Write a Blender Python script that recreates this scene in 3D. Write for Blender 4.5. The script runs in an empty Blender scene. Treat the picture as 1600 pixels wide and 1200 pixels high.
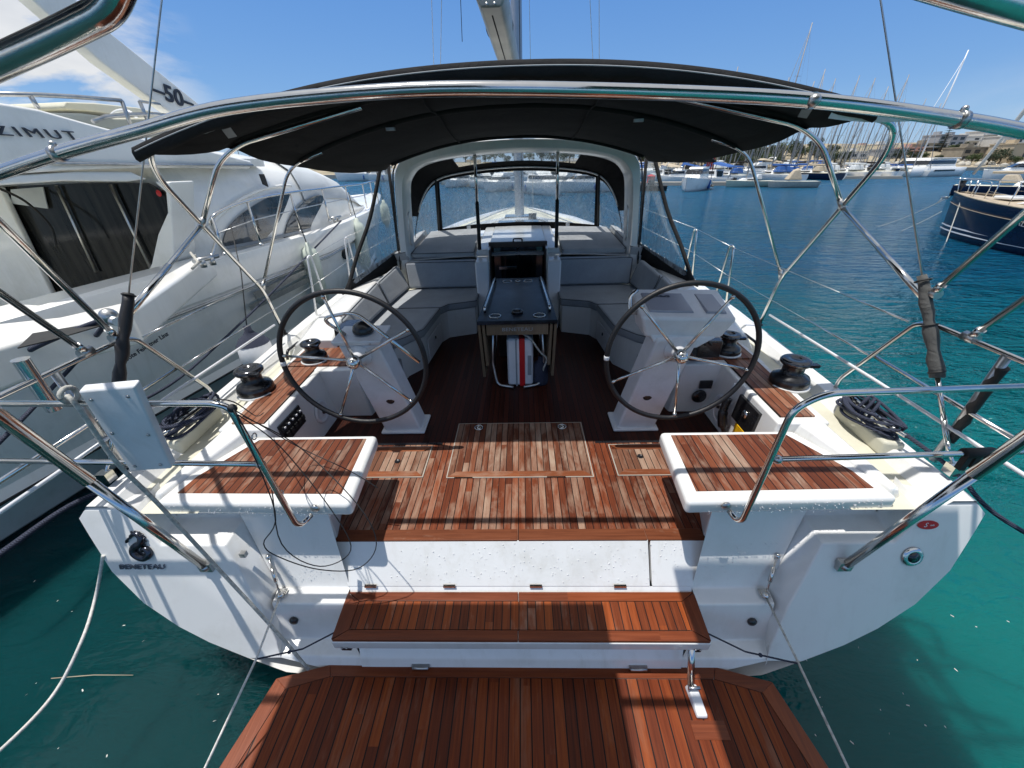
import bpy, bmesh, math, random
from mathutils import Vector, Matrix, noise
random.seed(7)
V=Vector; PI=math.pi
sc=bpy.context.scene; COL=sc.collection
# ------------------------------------------------------------------ camera frame
F=601.0
X=V((20576,317,601)).normalized(); Y=V((12.3,342,-601)).normalized()
Y=(Y-X*X.dot(Y)).normalized(); Z=X.cross(Y)
RB=Matrix((X,Y,Z)); CB=V((0.045,0,2.85))
HEEL=Matrix.Rotation(-math.radians(1.1),4,'Y')
RW=HEEL.to_3x3()@RB; CW=HEEL@CB
def ray(u,v,w=False): return (RW if w else RB)@V(((u-800)/F,(600-v)/F,-1.0))
def P(u,v,x=None,y=None,z=None,w=False):
    d=ray(u,v,w); c=CW if w else CB
    if x is not None: t=(x-c.x)/d.x
    elif y is not None: t=(y-c.y)/d.y
    else: t=(z-c.z)/d.z
    return c+d*t
def WP(u,v,z=0.0,**k):
    if k: return P(u,v,w=True,**k)
    return P(u,v,z=z,w=True)
cd=bpy.data.cameras.new('camera'); cam=bpy.data.objects.new('camera',cd); COL.objects.link(cam)
m=RW.to_4x4(); m.translation=CW; cam.matrix_world=m
cd.sensor_fit='HORIZONTAL'; cd.sensor_width=36; cd.lens=36*F/1600; cd.clip_start=0.05; cd.clip_end=20000
sc.camera=cam
# ------------------------------------------------------------------ node helpers
def new_mat(name):
    m=bpy.data.materials.new(name); m.use_nodes=True; nt=m.node_tree
    return m,nt,nt.nodes['Principled BSDF']
def ND(nt,t,ins=None,**kw):
    n=nt.nodes.new('ShaderNode'+t)
    for k,v in kw.items(): setattr(n,k,v)
    if ins:
        for k,v in ins.items():
            s=n.inputs[k]
            if isinstance(v,bpy.types.NodeSocket): nt.links.new(v,s)
            else: s.default_value=v
    return n
def MA(nt,op,a,b=None,c=None,clamp=False):
    n=nt.nodes.new('ShaderNodeMath'); n.operation=op; n.use_clamp=clamp
    for i,v in enumerate((a,b,c)):
        if v is None: continue
        if isinstance(v,bpy.types.NodeSocket): nt.links.new(v,n.inputs[i])
        else: n.inputs[i].default_value=v
    return n.outputs[0]
def RAMP(nt,fac,stops):
    n=nt.nodes.new('ShaderNodeValToRGB'); nt.links.new(fac,n.inputs[0]); r=n.color_ramp
    while len(r.elements)<len(stops): r.elements.new(0.5)
    for e,(p,c) in zip(r.elements,stops):
        e.position=p; e.color=(c,c,c,1) if isinstance(c,(int,float)) else (*c,1)
    return n.outputs[0]
def MIX(nt,f,a,b,mode='MIX'):
    n=nt.nodes.new('ShaderNodeMix'); n.data_type='RGBA'; n.blend_type=mode
    for i,v in ((0,f),(6,a),(7,b)):
        if isinstance(v,bpy.types.NodeSocket): nt.links.new(v,n.inputs[i])
        else: n.inputs[i].default_value=v if i==0 else (*v,1) if len(v)==3 else v
    return n.outputs[2]
def OBJC(nt,scale=(1,1,1),rot=(0,0,0),src='Object'):
    tc=nt.nodes.new('ShaderNodeTexCoord'); mp=nt.nodes.new('ShaderNodeMapping')
    nt.links.new(tc.outputs[src],mp.inputs[0]); mp.inputs['Scale'].default_value=scale; mp.inputs['Rotation'].default_value=rot
    return mp.outputs[0]
def NOISE(nt,vec,scale,detail=3,rough=.55,dist=0):
    return ND(nt,'TexNoise',{'Vector':vec,'Scale':scale,'Detail':detail,'Roughness':rough,'Distortion':dist}).outputs['Fac']
def BUMP(nt,b,h,strength=.3,dist=.01):
    n=ND(nt,'Bump',{'Height':h,'Strength':strength,'Distance':dist}); nt.links.new(n.outputs[0],b.inputs['Normal']); return n
def simple(name,col,rough=.5,metal=0.0,var=.12,nscale=6,bump=0,bscale=60,coat=0,spec=None,dirt=None):
    m,nt,b=new_mat(name); vec=OBJC(nt)
    n=NOISE(nt,vec,nscale,4)
    lo=tuple(c*(1-var) for c in col); hi=tuple(min(1,c*(1+var)) for c in col)
    c=RAMP(nt,n,[(.3,lo),(.7,hi)])
    if dirt:
        d=NOISE(nt,vec,dirt[1],6,.65); f=RAMP(nt,d,[(.52,0),(.72,dirt[2])]); c=MIX(nt,f,c,dirt[0])
    nt.links.new(c,b.inputs['Base Color']); b.inputs['Roughness'].default_value=rough; b.inputs['Metallic'].default_value=metal
    rr=MA(nt,'MULTIPLY_ADD',NOISE(nt,vec,nscale*2.3,3),.25*rough,rough*.87); nt.links.new(rr,b.inputs['Roughness'])
    if coat: b.inputs['Coat Weight'].default_value=coat; b.inputs['Coat Roughness'].default_value=.06
    if bump: BUMP(nt,b,NOISE(nt,vec,bscale,3),bump,.004)
    return m
M={}
M['gelcoat']=simple('gelcoat',(.76,.76,.745),.22,var=.02,nscale=2,coat=.35,dirt=((.50,.49,.44),3.1,.28),bump=.05,bscale=3)
def streaks(m,amt,col):
    nt=m.node_tree; b=nt.nodes['Principled BSDF']; src=b.inputs['Base Color'].links[0].from_socket
    n=NOISE(nt,OBJC(nt,(9,9,.7)),1.6,6,.7,.4); n2=NOISE(nt,OBJC(nt,(1,1,1)),1.1,3)
    f=MA(nt,'MULTIPLY',RAMP(nt,n,[(.50,0),(.74,amt)]),RAMP(nt,n2,[(.4,.2),(.65,1)])); nt.links.new(MIX(nt,f,src,col),b.inputs['Base Color'])
streaks(M['gelcoat'],.30,(.46,.43,.35))
M['grey_hull_rim']=simple('hatch_gasket',(.36,.33,.28),.7)
M['cream']=simple('cream_nonslip',(.60,.58,.47),.6,var=.05,nscale=9,bump=.35,bscale=220,dirt=((.5,.47,.38),4,.35))
M['motor_white']=simple('motor_white',(.88,.87,.83),.22,var=.03,nscale=.7,coat=.4,dirt=((.50,.49,.43),1.3,.35),bump=.06,bscale=1.2)
streaks(M['motor_white'],.22,(.50,.47,.38))
M['steel']=simple('steel',(.66,.645,.615),.14,1.0,var=.06,nscale=14,bump=.05,bscale=90)
M['steel_dull']=simple('steel_dull',(.5,.5,.49),.34,1.0,var=.15,nscale=20)
M['black_plastic']=simple('black_plastic',(.012,.012,.014),.28,var=.2,coat=.3)
M['black_leather']=simple('black_leather',(.010,.010,.012),.5,var=.3,nscale=30,bump=.3,bscale=180)
M['dark_glass']=simple('dark_glass',(.006,.007,.009),.08,var=.3,nscale=1.5,coat=.3)
M['interior']=simple('interior_wood',(.035,.018,.012),.4,var=.4)
M['rubber']=simple('rubber',(.02,.02,.02),.7)
M['white_plastic']=simple('white_plastic',(.72,.73,.75),.4,var=.04,nscale=12,bump=.1,bscale=40,dirt=((.5,.5,.48),9,.3))
M['white_rope']=simple('white_rope',(.62,.61,.57),.85,var=.2,nscale=60,bump=.8,bscale=160)
M['old_rope']=simple('old_rope',(.45,.44,.40),.9,var=.35,nscale=50,bump=1,bscale=120)
M['fender']=simple('fender_skin',(.55,.60,.52),.5,var=.1,nscale=5,dirt=((.3,.36,.27),6,.5))
M['navy']=simple('navy_paint',(.008,.016,.050),.25,var=.2,spec=.2)
M['red']=simple('red_paint',(.55,.012,.015),.4)
M['yellow']=simple('yellow_label',(.85,.48,.01),.5)
M['blue_canvas']=simple('blue_canvas',(.02,.09,.30),.8,bump=.3)
M['grey_canvas']=simple('grey_canvas',(.30,.32,.34),.9,bump=.3)
M['mast_alu']=simple('mast_aluminium',(.33,.36,.40),.38,.75,var=.08)
M['old_teak']=simple('old_teak',(.40,.33,.24),.7,var=.15,nscale=9)
M['mast_far']=simple('mast_weathered',(.26,.27,.29),.6,.2,var=.2)
M['rig_far']=simple('rigging_dark',(.06,.065,.075),.6)
M['boom_paint']=simple('boom_paint',(.36,.34,.30),.45,var=.15,nscale=3)
M['mesh_cover']=simple('mesh_cover',(.55,.58,.60),.8,var=.08,nscale=2,bump=.6,bscale=5)
M['screen']=simple('display_glass',(.30,.31,.36),.2,var=.05)
M['ink']=simple('dark_lettering',(.03,.035,.05),.3)
M['emblem_metal']=simple('emblem_metal',(.06,.065,.08),.2,.9)
M['chrome_letter']=simple('chrome_lettering',(.25,.27,.32),.25,.8)
def rope_mat(name,c1,c2):
    m,nt,b=new_mat(name); vec=OBJC(nt)
    w=ND(nt,'TexWave',{'Vector':vec,'Scale':48.0,'Distortion':3.0,'Detail':2.0},wave_type='BANDS',bands_direction='DIAGONAL').outputs['Fac']
    nt.links.new(RAMP(nt,w,[(.35,c1),(.6,c2)]),b.inputs['Base Color']); b.inputs['Roughness'].default_value=.8
    BUMP(nt,b,w,.8,.004); return m
M['navy_rope']=rope_mat('navy_rope',(.012,.016,.035),(.05,.06,.10))
def fabric(name,col,fine=260,crease=.5,cs=3.0,rough=.9):
    m,nt,b=new_mat(name); vec=OBJC(nt)
    n=NOISE(nt,vec,4,5,.6); f=NOISE(nt,vec,fine,2)
    c=RAMP(nt,n,[(.3,tuple(x*.82 for x in col)),(.7,tuple(x*1.15 for x in col))])
    c=MIX(nt,.35,c,RAMP(nt,f,[(.35,tuple(x*.6 for x in col)),(.65,tuple(x*1.35 for x in col))]))
    nt.links.new(c,b.inputs['Base Color']); b.inputs['Roughness'].default_value=rough
    b.inputs['Sheen Weight'].default_value=.12 if col[0]>.05 else 0
    if col[0]<.05: b.inputs['Specular IOR Level'].default_value=.2
    h=MA(nt,'ADD',MA(nt,'MULTIPLY',f,.06),MA(nt,'MULTIPLY',NOISE(nt,OBJC(nt,(1,.35,1)),cs,5,.6,1.5),crease))
    BUMP(nt,b,h,.6,.03); return m
M['cushion']=fabric('pad_fabric',(.40,.40,.40),crease=.3)
M['pad']=M['cushion']
M['cushion']=fabric('cushion_fabric',(.31,.33,.35),crease=.25)
M['canvas']=fabric('black_canvas',(.008,.008,.009),crease=.9,cs=2.6)
M['sleeve_grey']=fabric('sleeve_grey',(.085,.085,.082),crease=.8,cs=9)
M['black_chrome']=simple('black_chrome',(.10,.10,.105),.15,.9,var=.3)
M['canvas_edge']=fabric('black_canvas_hem',(.020,.020,.021),crease=.7,cs=7)
def teak(name,dark,mid,light,weather=0.0,w=.045,grey=(.42,.31,.23),rough=.5,across=False,wet=.0,caulk=True):
    m,nt,b=new_mat(name); 
    vec=OBJC(nt); sep=ND(nt,'SeparateXYZ',{0:vec}).outputs
    a,l=(sep[1],sep[0]) if across else (sep[0],sep[1])
    k=MA(nt,'DIVIDE',a,w); pid=MA(nt,'FLOOR',k); fr=MA(nt,'FRACT',k)
    # stagger board ends
    wn=ND(nt,'TexWhiteNoise',{'W':pid},noise_dimensions='1D').outputs['Value']
    sid=MA(nt,'FLOOR',MA(nt,'ADD',MA(nt,'DIVIDE',l,1.35),MA(nt,'MULTIPLY',wn,7.3)))
    wn2=ND(nt,'TexWhiteNoise',{'Vector':ND(nt,'CombineXYZ',{0:pid,1:sid}).outputs[0]},noise_dimensions='3D').outputs['Value']
    gv=ND(nt,'CombineXYZ',{0:MA(nt,'MULTIPLY',a,70.0),1:MA(nt,'MULTIPLY_ADD',l,2.6,MA(nt,'MULTIPLY',wn2,30.0)),2:MA(nt,'MULTIPLY',wn,20.0)}).outputs[0]
    g=NOISE(nt,gv,1.0,5,.65,.6)
    t=MA(nt,'ADD',MA(nt,'MULTIPLY_ADD',wn2,.36,.10),MA(nt,'MULTIPLY',MA(nt,'SUBTRACT',g,.22),.72))
    c=RAMP(nt,t,[(.12,dark),(.5,mid),(.88,light)])
    if weather>0:
        wv=ND(nt,'CombineXYZ',{0:MA(nt,'MULTIPLY',a,5.0),1:MA(nt,'MULTIPLY_ADD',l,1.9,MA(nt,'MULTIPLY',wn2,2.2)),2:sep[2]}).outputs[0]
        wz=NOISE(nt,wv,1.3,6,.62,.5)
        fine=NOISE(nt,ND(nt,'CombineXYZ',{0:MA(nt,'MULTIPLY',a,55.0),1:MA(nt,'MULTIPLY',l,5.0),2:wn}).outputs[0],1.0,4,.6)
        f=MA(nt,'ADD',wz,MA(nt,'MULTIPLY',MA(nt,'SUBTRACT',wn2,.5),.13)); f=MA(nt,'ADD',f,MA(nt,'MULTIPLY',MA(nt,'SUBTRACT',fine,.5),.26))
        f=RAMP(nt,f,[(.58-weather*.22,0),(.86-weather*.22,.85)])
        c=MIX(nt,f,c,MIX(nt,fine,tuple(x*.72 for x in grey),grey))
    if caulk:
        cf=MA(nt,'LESS_THAN',fr,.11); c=MIX(nt,cf,c,(.004,.0035,.0035))
        h=MA(nt,'SUBTRACT',MA(nt,'MULTIPLY',g,.25),MA(nt,'MULTIPLY',cf,.8))
    else: h=MA(nt,'MULTIPLY',g,.25)
    nt.links.new(c,b.inputs['Base Color'])
    b.inputs['Specular IOR Level'].default_value=.22 if rough>.36 else .4
    nt.links.new(MA(nt,'MULTIPLY_ADD',g,.35,rough-.15),b.inputs['Roughness'])
    BUMP(nt,b,h,.5,.003); return m
M['teak_floor']=teak('teak_floor',(.045,.010,.004),(.145,.034,.012),(.29,.085,.034),weather=.64,grey=(.40,.28,.20))
M['teak_seat']=teak('teak_seat',(.05,.012,.005),(.145,.038,.015),(.28,.10,.048),weather=.45)
M['teak_shaded']=teak('teak_shaded',(.014,.004,.002),(.045,.010,.005),(.09,.022,.011),rough=.45)  # floor teak with the bimini shade painted into its colour
M['teak_hatch']=teak('teak_hatch',(.05,.013,.006),(.145,.045,.021),(.28,.115,.062),weather=.66)
M['teak_hatch_pale']=teak('teak_hatch_pale',(.08,.030,.016),(.19,.085,.050),(.34,.20,.135),weather=.72,w=.046)
M['teak_bench']=teak('teak_bench',(.045,.009,.003),(.19,.038,.007),(.38,.088,.015),weather=.08,w=.046,rough=.33)
M['teak_platform']=teak('teak_platform',(.042,.008,.003),(.145,.027,.006),(.31,.070,.012),weather=.06,grey=(.26,.13,.08),w=.058,rough=.4)
M['teak_margin']=teak('teak_margin',(.08,.022,.010),(.20,.062,.025),(.34,.12,.05),weather=.25,w=.35,across=True,caulk=False,rough=.4)
M['teak_coaming']=teak('teak_coaming',(.085,.026,.014),(.19,.065,.032),(.36,.17,.10),weather=.45,w=.048)
M['table_wood']=teak('table_wood',(.11,.078,.048),(.18,.13,.085),(.27,.20,.135),w=.3,caulk=False)
def vinyl():
    m,nt,b=new_mat('clear_vinyl'); out=nt.nodes['Material Output']
    tr=ND(nt,'BsdfTransparent',{'Color':(.86,.90,.93,1)}); 
    b.inputs['Base Color'].default_value=(.72,.80,.86,1); b.inputs['Roughness'].default_value=.12
    v=OBJC(nt,(1,1,.35)); n=NOISE(nt,v,9,6,.65,1.2)
    f=RAMP(nt,n,[(.38,.20),(.60,.40),(.78,.75)]); BUMP(nt,b,n,.5,.02)
    mx=ND(nt,'MixShader',{0:f,1:tr.outputs[0],2:b.outputs[0]}); nt.links.new(mx.outputs[0],out.inputs[0]); return m
M['vinyl']=vinyl()
def tint_glass():
    m,nt,b=new_mat('motor_glass'); vec=OBJC(nt); n=NOISE(nt,vec,1.5,5,.7,1)
    nt.links.new(RAMP(nt,n,[(.4,(.012,.018,.026)),(.62,(.05,.075,.10))]),b.inputs['Base Color'])
    b.inputs['Roughness'].default_value=.05; b.inputs['Coat Weight'].default_value=1; BUMP(nt,b,n,.25,.02); return m
M['motor_glass']=tint_glass()
def curtain():
    m,nt,b=new_mat('curtain_glass'); vec=OBJC(nt,(1,1,.05)); n=NOISE(nt,vec,14,3)
    nt.links.new(RAMP(nt,n,[(.35,(.006,.007,.008)),(.7,(.030,.030,.028))]),b.inputs['Base Color'])
    b.inputs['Roughness'].default_value=.12; b.inputs['Specular IOR Level'].default_value=.15; return m
M['curtain']=curtain()
# ------------------------------------------------------------------ mesh helpers
class MB:
    def __init__(s): s.v=[]; s.f=[]; s.sm=[]
    def add(s,vs,fs,smooth=False):
        o=len(s.v); s.v+= [tuple(p) for p in vs]
        for f in fs: s.f.append(tuple(i+o for i in f)); s.sm.append(smooth)
        return s
    def box(s,a,b):
        (x0,y0,z0),(x1,y1,z1)=a,b
        v=[(x,y,z) for z in (z0,z1) for y in (y0,y1) for x in (x0,x1)]
        return s.add(v,[(0,2,3,1),(4,5,7,6),(0,1,5,4),(2,6,7,3),(0,4,6,2),(1,3,7,5)])
    def hexa(s,bot,top):
        v=list(bot)+list(top); return s.add(v,[(3,2,1,0),(4,5,6,7)]+[(i,(i+1)%4,(i+1)%4+4,i+4) for i in range(4)])
    def ext(s,poly,vec):
        n=len(poly); vec=V(vec); a=[V(p) for p in poly]
        return s.add(a+[p+vec for p in a],[tuple(range(n-1,-1,-1)),tuple(range(n,2*n))]+[(i,(i+1)%n,(i+1)%n+n,i+n) for i in range(n)])
    def prism(s,xy,z0,z1): return s.ext([(x,y,z0) for x,y in xy],(0,0,z1-z0))
    def quad(s,*p): return s.add(p,[tuple(range(len(p)))])
    def tube(s,pts,r,n=10,cap=True):
        pts=[V(p) for p in pts]; m=len(pts); rs=r if isinstance(r,(list,tuple)) else [r]*m
        T=[]
        for i in range(m):
            t=(pts[min(i+1,m-1)]-pts[max(i-1,0)]); T.append(t.normalized() if t.length>1e-9 else V((0,0,1)))
        a=V((0,0,1)) if abs(T[0].z)<.9 else V((1,0,0)); u=T[0].cross(a).normalized(); vs=[]
        for i in range(m):
            u=(u-T[i]*u.dot(T[i])).normalized(); w=T[i].cross(u)
            for k in range(n):
                an=2*PI*k/n; vs.append(pts[i]+(u*math.cos(an)+w*math.sin(an))*rs[i])
        fs=[(i*n+k,i*n+(k+1)%n,(i+1)*n+(k+1)%n,(i+1)*n+k) for i in range(m-1) for k in range(n)]
        s.add(vs,fs,True)
        if cap: s.add([vs[k] for k in range(n)],[tuple(range(n-1,-1,-1))]); s.add([vs[(m-1)*n+k] for k in range(n)],[tuple(range(n))])
        return s
    def lathe(s,prof,c,axis=(0,0,1),n=20):
        ax=V(axis).normalized(); a=V((1,0,0)) if abs(ax.x)<.9 else V((0,1,0)); u=ax.cross(a).normalized(); w=ax.cross(u); c=V(c)
        vs=[c+ax*h+(u*math.cos(2*PI*k/n)+w*math.sin(2*PI*k/n))*max(r,1e-4) for r,h in prof for k in range(n)]
        fs=[(i*n+k,i*n+(k+1)%n,(i+1)*n+(k+1)%n,(i+1)*n+k) for i in range(len(prof)-1) for k in range(n)]
        return s.add(vs,fs,True)
    def ball(s,c,r,sc_=(1,1,1),n=12,m=8):
        vs=[];c=V(c)
        for i in range(m+1):
            t=PI*i/m
            for k in range(n):
                vs.append(c+V((math.sin(t)*math.cos(2*PI*k/n)*sc_[0],math.sin(t)*math.sin(2*PI*k/n)*sc_[1],math.cos(t)*sc_[2]))*r)
        return s.add(vs,[(i*n+k,(i+1)*n+k,(i+1)*n+(k+1)%n,i*n+(k+1)%n) for i in range(m) for k in range(n)],True)
    def torus(s,c,R_,r,nrm=(0,1,0),n=64,m=10,a0=0,a1=2*PI):
        ax=V(nrm).normalized(); a=V((1,0,0)) if abs(ax.x)<.9 else V((0,0,1)); u=ax.cross(a).normalized(); w=ax.cross(u); c=V(c)
        full=abs(a1-a0-2*PI)<1e-6; N=n if full else n+1
        pts=[c+(u*math.cos(a0+(a1-a0)*i/n)+w*math.sin(a0+(a1-a0)*i/n))*R_ for i in range(N)]
        if full: pts.append(pts[0])
        return s.tube(pts,r,m,cap=not full)
    def grid(s,pts,nu,nv,smooth=True,closed=False):
        fs=[]
        for i in range(nu-1):
            for j in range(nv if closed else nv-1):
                a=i*nv+j; b=i*nv+(j+1)%nv; fs.append((a,b,b+nv,a+nv))
        return s.add(pts,fs,smooth)
    def build(s,name,mat,parent=None,bevel=0,loc=None,seg=2,smooth_all=False,fix=True,mats=None):
        me=bpy.data.meshes.new(name)
        off=V(loc) if loc is not None else V((0,0,0))
        me.from_pydata([V(v)-off for v in s.v],[],s.f); me.update()
        me.polygons.foreach_set('use_smooth',[True]*len(s.f) if smooth_all else s.sm)
        if fix:
            bm=bmesh.new(); bm.from_mesh(me); bmesh.ops.remove_doubles(bm,verts=bm.verts,dist=1e-5); bmesh.ops.recalc_face_normals(bm,faces=bm.faces); bm.to_mesh(me); bm.free()
        o=bpy.data.objects.new(name,me); COL.objects.link(o)
        me.materials.append(M[mat] if isinstance(mat,str) else mat)
        if parent is not None: o.parent=parent
        o.location=off
        if bevel:
            b=o.modifiers.new('bevel','BEVEL'); b.width=bevel; b.segments=seg; b.limit_method='ANGLE'; b.angle_limit=.6; b.harden_normals=False
            for p in me.polygons: p.use_smooth=True
            try:
                w=o.modifiers.new('wn','WEIGHTED_NORMAL'); w.keep_sharp=False
            except Exception: pass
        return o
def fil(pts,r=.06,n=5):
    pts=[V(p) for p in pts]; out=[pts[0]]
    for i in range(1,len(pts)-1):
        a,b,c=pts[i-1],pts[i],pts[i+1]; d1=(a-b); d2=(c-b); rr=min(r,d1.length*.45,d2.length*.45)
        p=b+d1.normalized()*rr; q=b+d2.normalized()*rr
        for k in range(n+1):
            t=k/n; out.append(p*(1-t)**2+b*2*t*(1-t)+q*t*t)
    out.append(pts[-1]); return out
def smooth_path(pts,n=8):
    pts=[V(p) for p in pts]; out=[]
    for i in range(len(pts)-1):
        p0=pts[max(i-1,0)];p1=pts[i];p2=pts[i+1];p3=pts[min(i+2,len(pts)-1)]
        for k in range(n):
            t=k/n; out.append(.5*((2*p1)+(p2-p0)*t+(2*p0-5*p1+4*p2-p3)*t*t+(3*p1-p0-3*p2+p3)*t**3))
    out.append(pts[-1]); return out
def empty(name,loc=(0,0,0),rot=(0,0,0),parent=None):
    o=bpy.data.objects.new(name,None); COL.objects.link(o); o.location=loc; o.rotation_euler=rot; o.empty_display_size=.2
    if parent: o.parent=parent
    return o
def tag(o,label=None,cat=None,group=None,kind=None):
    if label: o['label']=label
    if cat: o['category']=cat
    if group: o['group']=group
    if kind: o['kind']=kind
    return o
def onboat(o):   # a loose thing lying on the heeled yacht
    o.matrix_world=HEEL@Matrix.Translation(o.location)@o.rotation_euler.to_matrix().to_4x4(); return o
def text(body,size,mat,mtx,parent,name='lettering',depth=.002,shear=0,sx=1.0,bold=0.0,spacing=1.0):
    cu=bpy.data.curves.new('t','FONT'); cu.body=body; cu.size=size; cu.extrude=depth; cu.align_x='CENTER'; cu.align_y='CENTER'; cu.shear=shear; cu.offset=bold; cu.space_character=spacing; cu.resolution_u=3
    t=bpy.data.objects.new('t',cu); COL.objects.link(t)
    dg=bpy.context.evaluated_depsgraph_get(); me=bpy.data.meshes.new_from_object(t.evaluated_get(dg))
    bpy.data.objects.remove(t); me.materials.clear(); me.materials.append(M[mat])
    o=bpy.data.objects.new(name,me); COL.objects.link(o)
    if parent: o.parent=parent
    m_=mtx@Matrix.Diagonal((sx,1,1,1)); o.location=m_.translation; o.rotation_euler=m_.to_euler(); o.scale=m_.to_scale(); return o
def fit(o,width,ky=1.0):
    xs=[v.co.x for v in o.data.vertices]; k=width/(max(xs)-min(xs)); o.scale=(k,k*ky,1); return o
def frame(origin,xdir,updir):
    x=V(xdir).normalized(); u=V(updir); u=(u-x*u.dot(x)).normalized(); n=x.cross(u)
    m=Matrix((x,u,n)).transposed().to_4x4(); m.translation=V(origin); return m
# ================================================================== THE SAILING YACHT (boat frame)
yacht=empty('sailing_yacht'); yacht.matrix_world=HEEL
tag(yacht,'white sailing yacht seen from its stern, with teak cockpit, twin wheels and black bimini','sailing yacht')
def yb(mb,name,mat,**k): return mb.build(name,mat,k.pop('parent',yacht),**k)
def rk(z): return 1.41-.33*(1.32-z)        # raked transom plane
OUT=[(2.30,1.32),(2.345,1.27),(2.312,1.17),(2.238,.965),(2.10,.775),(1.93,.63),(1.77,.53),(1.56,.43),(1.35,.34),(1.1,.315),(.5,.302),(0,.30)]
ST=[(1.41,2.345,1.32,.30),(2.5,2.385,1.365,-.02),(4,2.43,1.41,-.2),(6,2.44,1.45,-.35),(8,2.34,1.47,-.4),(10,2.08,1.49,-.4),(12,1.62,1.51,-.35),(13.6,1.02,1.52,-.25),(14.7,.5,1.53,-.1),(15.4,.02,1.54,.2)]
def hbeam(y):
    for (a,b) in zip(ST,ST[1:]):
        if y<=b[0]:
            t=(y-a[0])/(b[0]-a[0]); t=max(0,t); return a[1]+(b[1]-a[1])*t, a[2]+(b[2]-a[2])*t
    return ST[-1][1],ST[-1][2]
hull=MB(); pts=[]
for i,(y,hb,zd,zb) in enumerate(ST):
    row=[]
    for (ox,oz) in OUT:
        x=ox/2.345*hb; z=zb+(oz-.30)/1.02*(zd-zb); yy=rk(oz) if i==0 else y
        row.append((x,yy,z))
    full=row+[(-x,yy,z) for x,yy,z in reversed(row[:-1])]
    pts+=full
hull.grid(pts,len(ST),len(OUT)*2-1)
yb(hull,'hull','gelcoat')
# deck sections
dk=MB(); ck=MB()
for s in (1,-1):
    a=[];b=[]
    for y in (1.41,1.6,2.0,2.5,3.2,4,5,6,7,8,10,12,13.6,14.7,15.4):
        hb,zd=hbeam(y); hb=hb*2.30/2.345; k=min(1,hb/1.0)
        a+=[(s*hb,y,zd),(s*(hb-.02*k),y,zd+.022),(s*(hb-.13*k),y,zd+.022),(s*(hb-.175*k),y,zd-.035)]
        b+=[(s*(hb-.175*k),y,zd-.035),(s*(hb-.6*k if y<5.3 else 0.0),y,zd-.035 if y<5.3 else zd+.03*k)]
    dk.grid(a,15,4,False); ck.grid(b,15,2,False)
yb(dk,'bulwark','gelcoat'); yb(ck,'side_deck','cream')
# --- stern: outer panels, step boxes, recesses
st=MB(); d3=lambda s,x,z,dy=0:(s*x,rk(z)+dy,z)
for s in (1,-1):
    outer=[(x,z) for x,z in OUT[:9]]+[(1.375,.53),(1.44,.75),(1.575,1.115),(1.93,1.115),(2.0,1.20),(2.03,1.32)]
    poly=[d3(s,x,z) for x,z in outer]; n=len(poly)
    st.add(poly,[tuple(range(n))])
    # step box top, its riser and the chamfer beside it
    st.quad((s*1.575,rk(1.115),1.115),(s*1.93,rk(1.115),1.115),(s*1.97,1.52,1.125),(s*1.575,1.52,1.125))
    st.quad((s*1.93,rk(1.115),1.115),(s*2.0,rk(1.2),1.2),(s*2.03,1.56,1.25),(s*1.97,1.52,1.125))
    st.quad((s*2.0,rk(1.2),1.2),(s*2.03,rk(1.32),1.32),(s*2.05,1.60,1.33),(s*2.03,1.56,1.25))
    # inner side of the box (faces the centre)
    st.quad((s*1.575,rk(1.115),1.115),(s*1.575,1.52,1.125),(s*1.42,1.36,.72),(s*1.44,rk(.75),.75))
    st.quad((s*1.44,rk(.75),.75),(s*1.42,1.36,.72),(s*1.40,1.215,.45),(s*1.375,rk(.53),.53))
    st.quad((s*1.375,rk(.53),.53),(s*1.40,1.215,.45),(s*1.385,1.13,.44),(s*1.35,rk(.34),.34))
    # recessed face under the helm seat
    st.quad((s*.99,1.355,.72),(s*1.42,1.36,.72),(s*1.60,1.53,1.26),(s*1.07,1.515,1.26))
    st.quad((s*1.575,1.52,1.125),(s*1.97,1.52,1.125),(s*1.97,1.60,1.27),(s*1.60,1.53,1.26))
    # ledge and lower ledge
    st.quad((s*.99,1.355,.72),(s*1.42,1.36,.72),(s*1.405,1.262,.718),(s*.99,1.258,.718))
    st.quad((s*.99,1.258,.718),(s*1.405,1.262,.718),(s*1.40,1.215,.45),(s*.99,1.21,.45))
    st.quad((s*.99,1.21,.45),(s*1.40,1.215,.45),(s*1.385,1.13,.44),(s*.90,1.12,.44))
    st.quad((s*.90,1.12,.44),(s*1.385,1.13,.44),(s*1.35,rk(.34),.34),(s*.90,rk(.30),.30))
    st.quad((s*2.03,rk(1.32),1.32),(s*2.30,rk(1.32),1.32),(s*2.30,1.44,1.33),(s*2.05,1.60,1.285))
st.quad((-.99,1.355,.735),(.99,1.355,.735),(.90,1.11,.44),(-.90,1.11,.44))
st.quad((-.90,1.11,.44),(.90,1.11,.44),(.90,rk(.30),.30),(-.90,rk(.30),.30))
tr=yb(st,'transom','gelcoat'); 
mo=tr.modifiers.new('b','BEVEL'); mo.width=.022; mo.segments=3; mo.limit_method='ANGLE'; mo.angle_limit=.35
for p in tr.data.polygons: p.use_smooth=True
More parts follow.
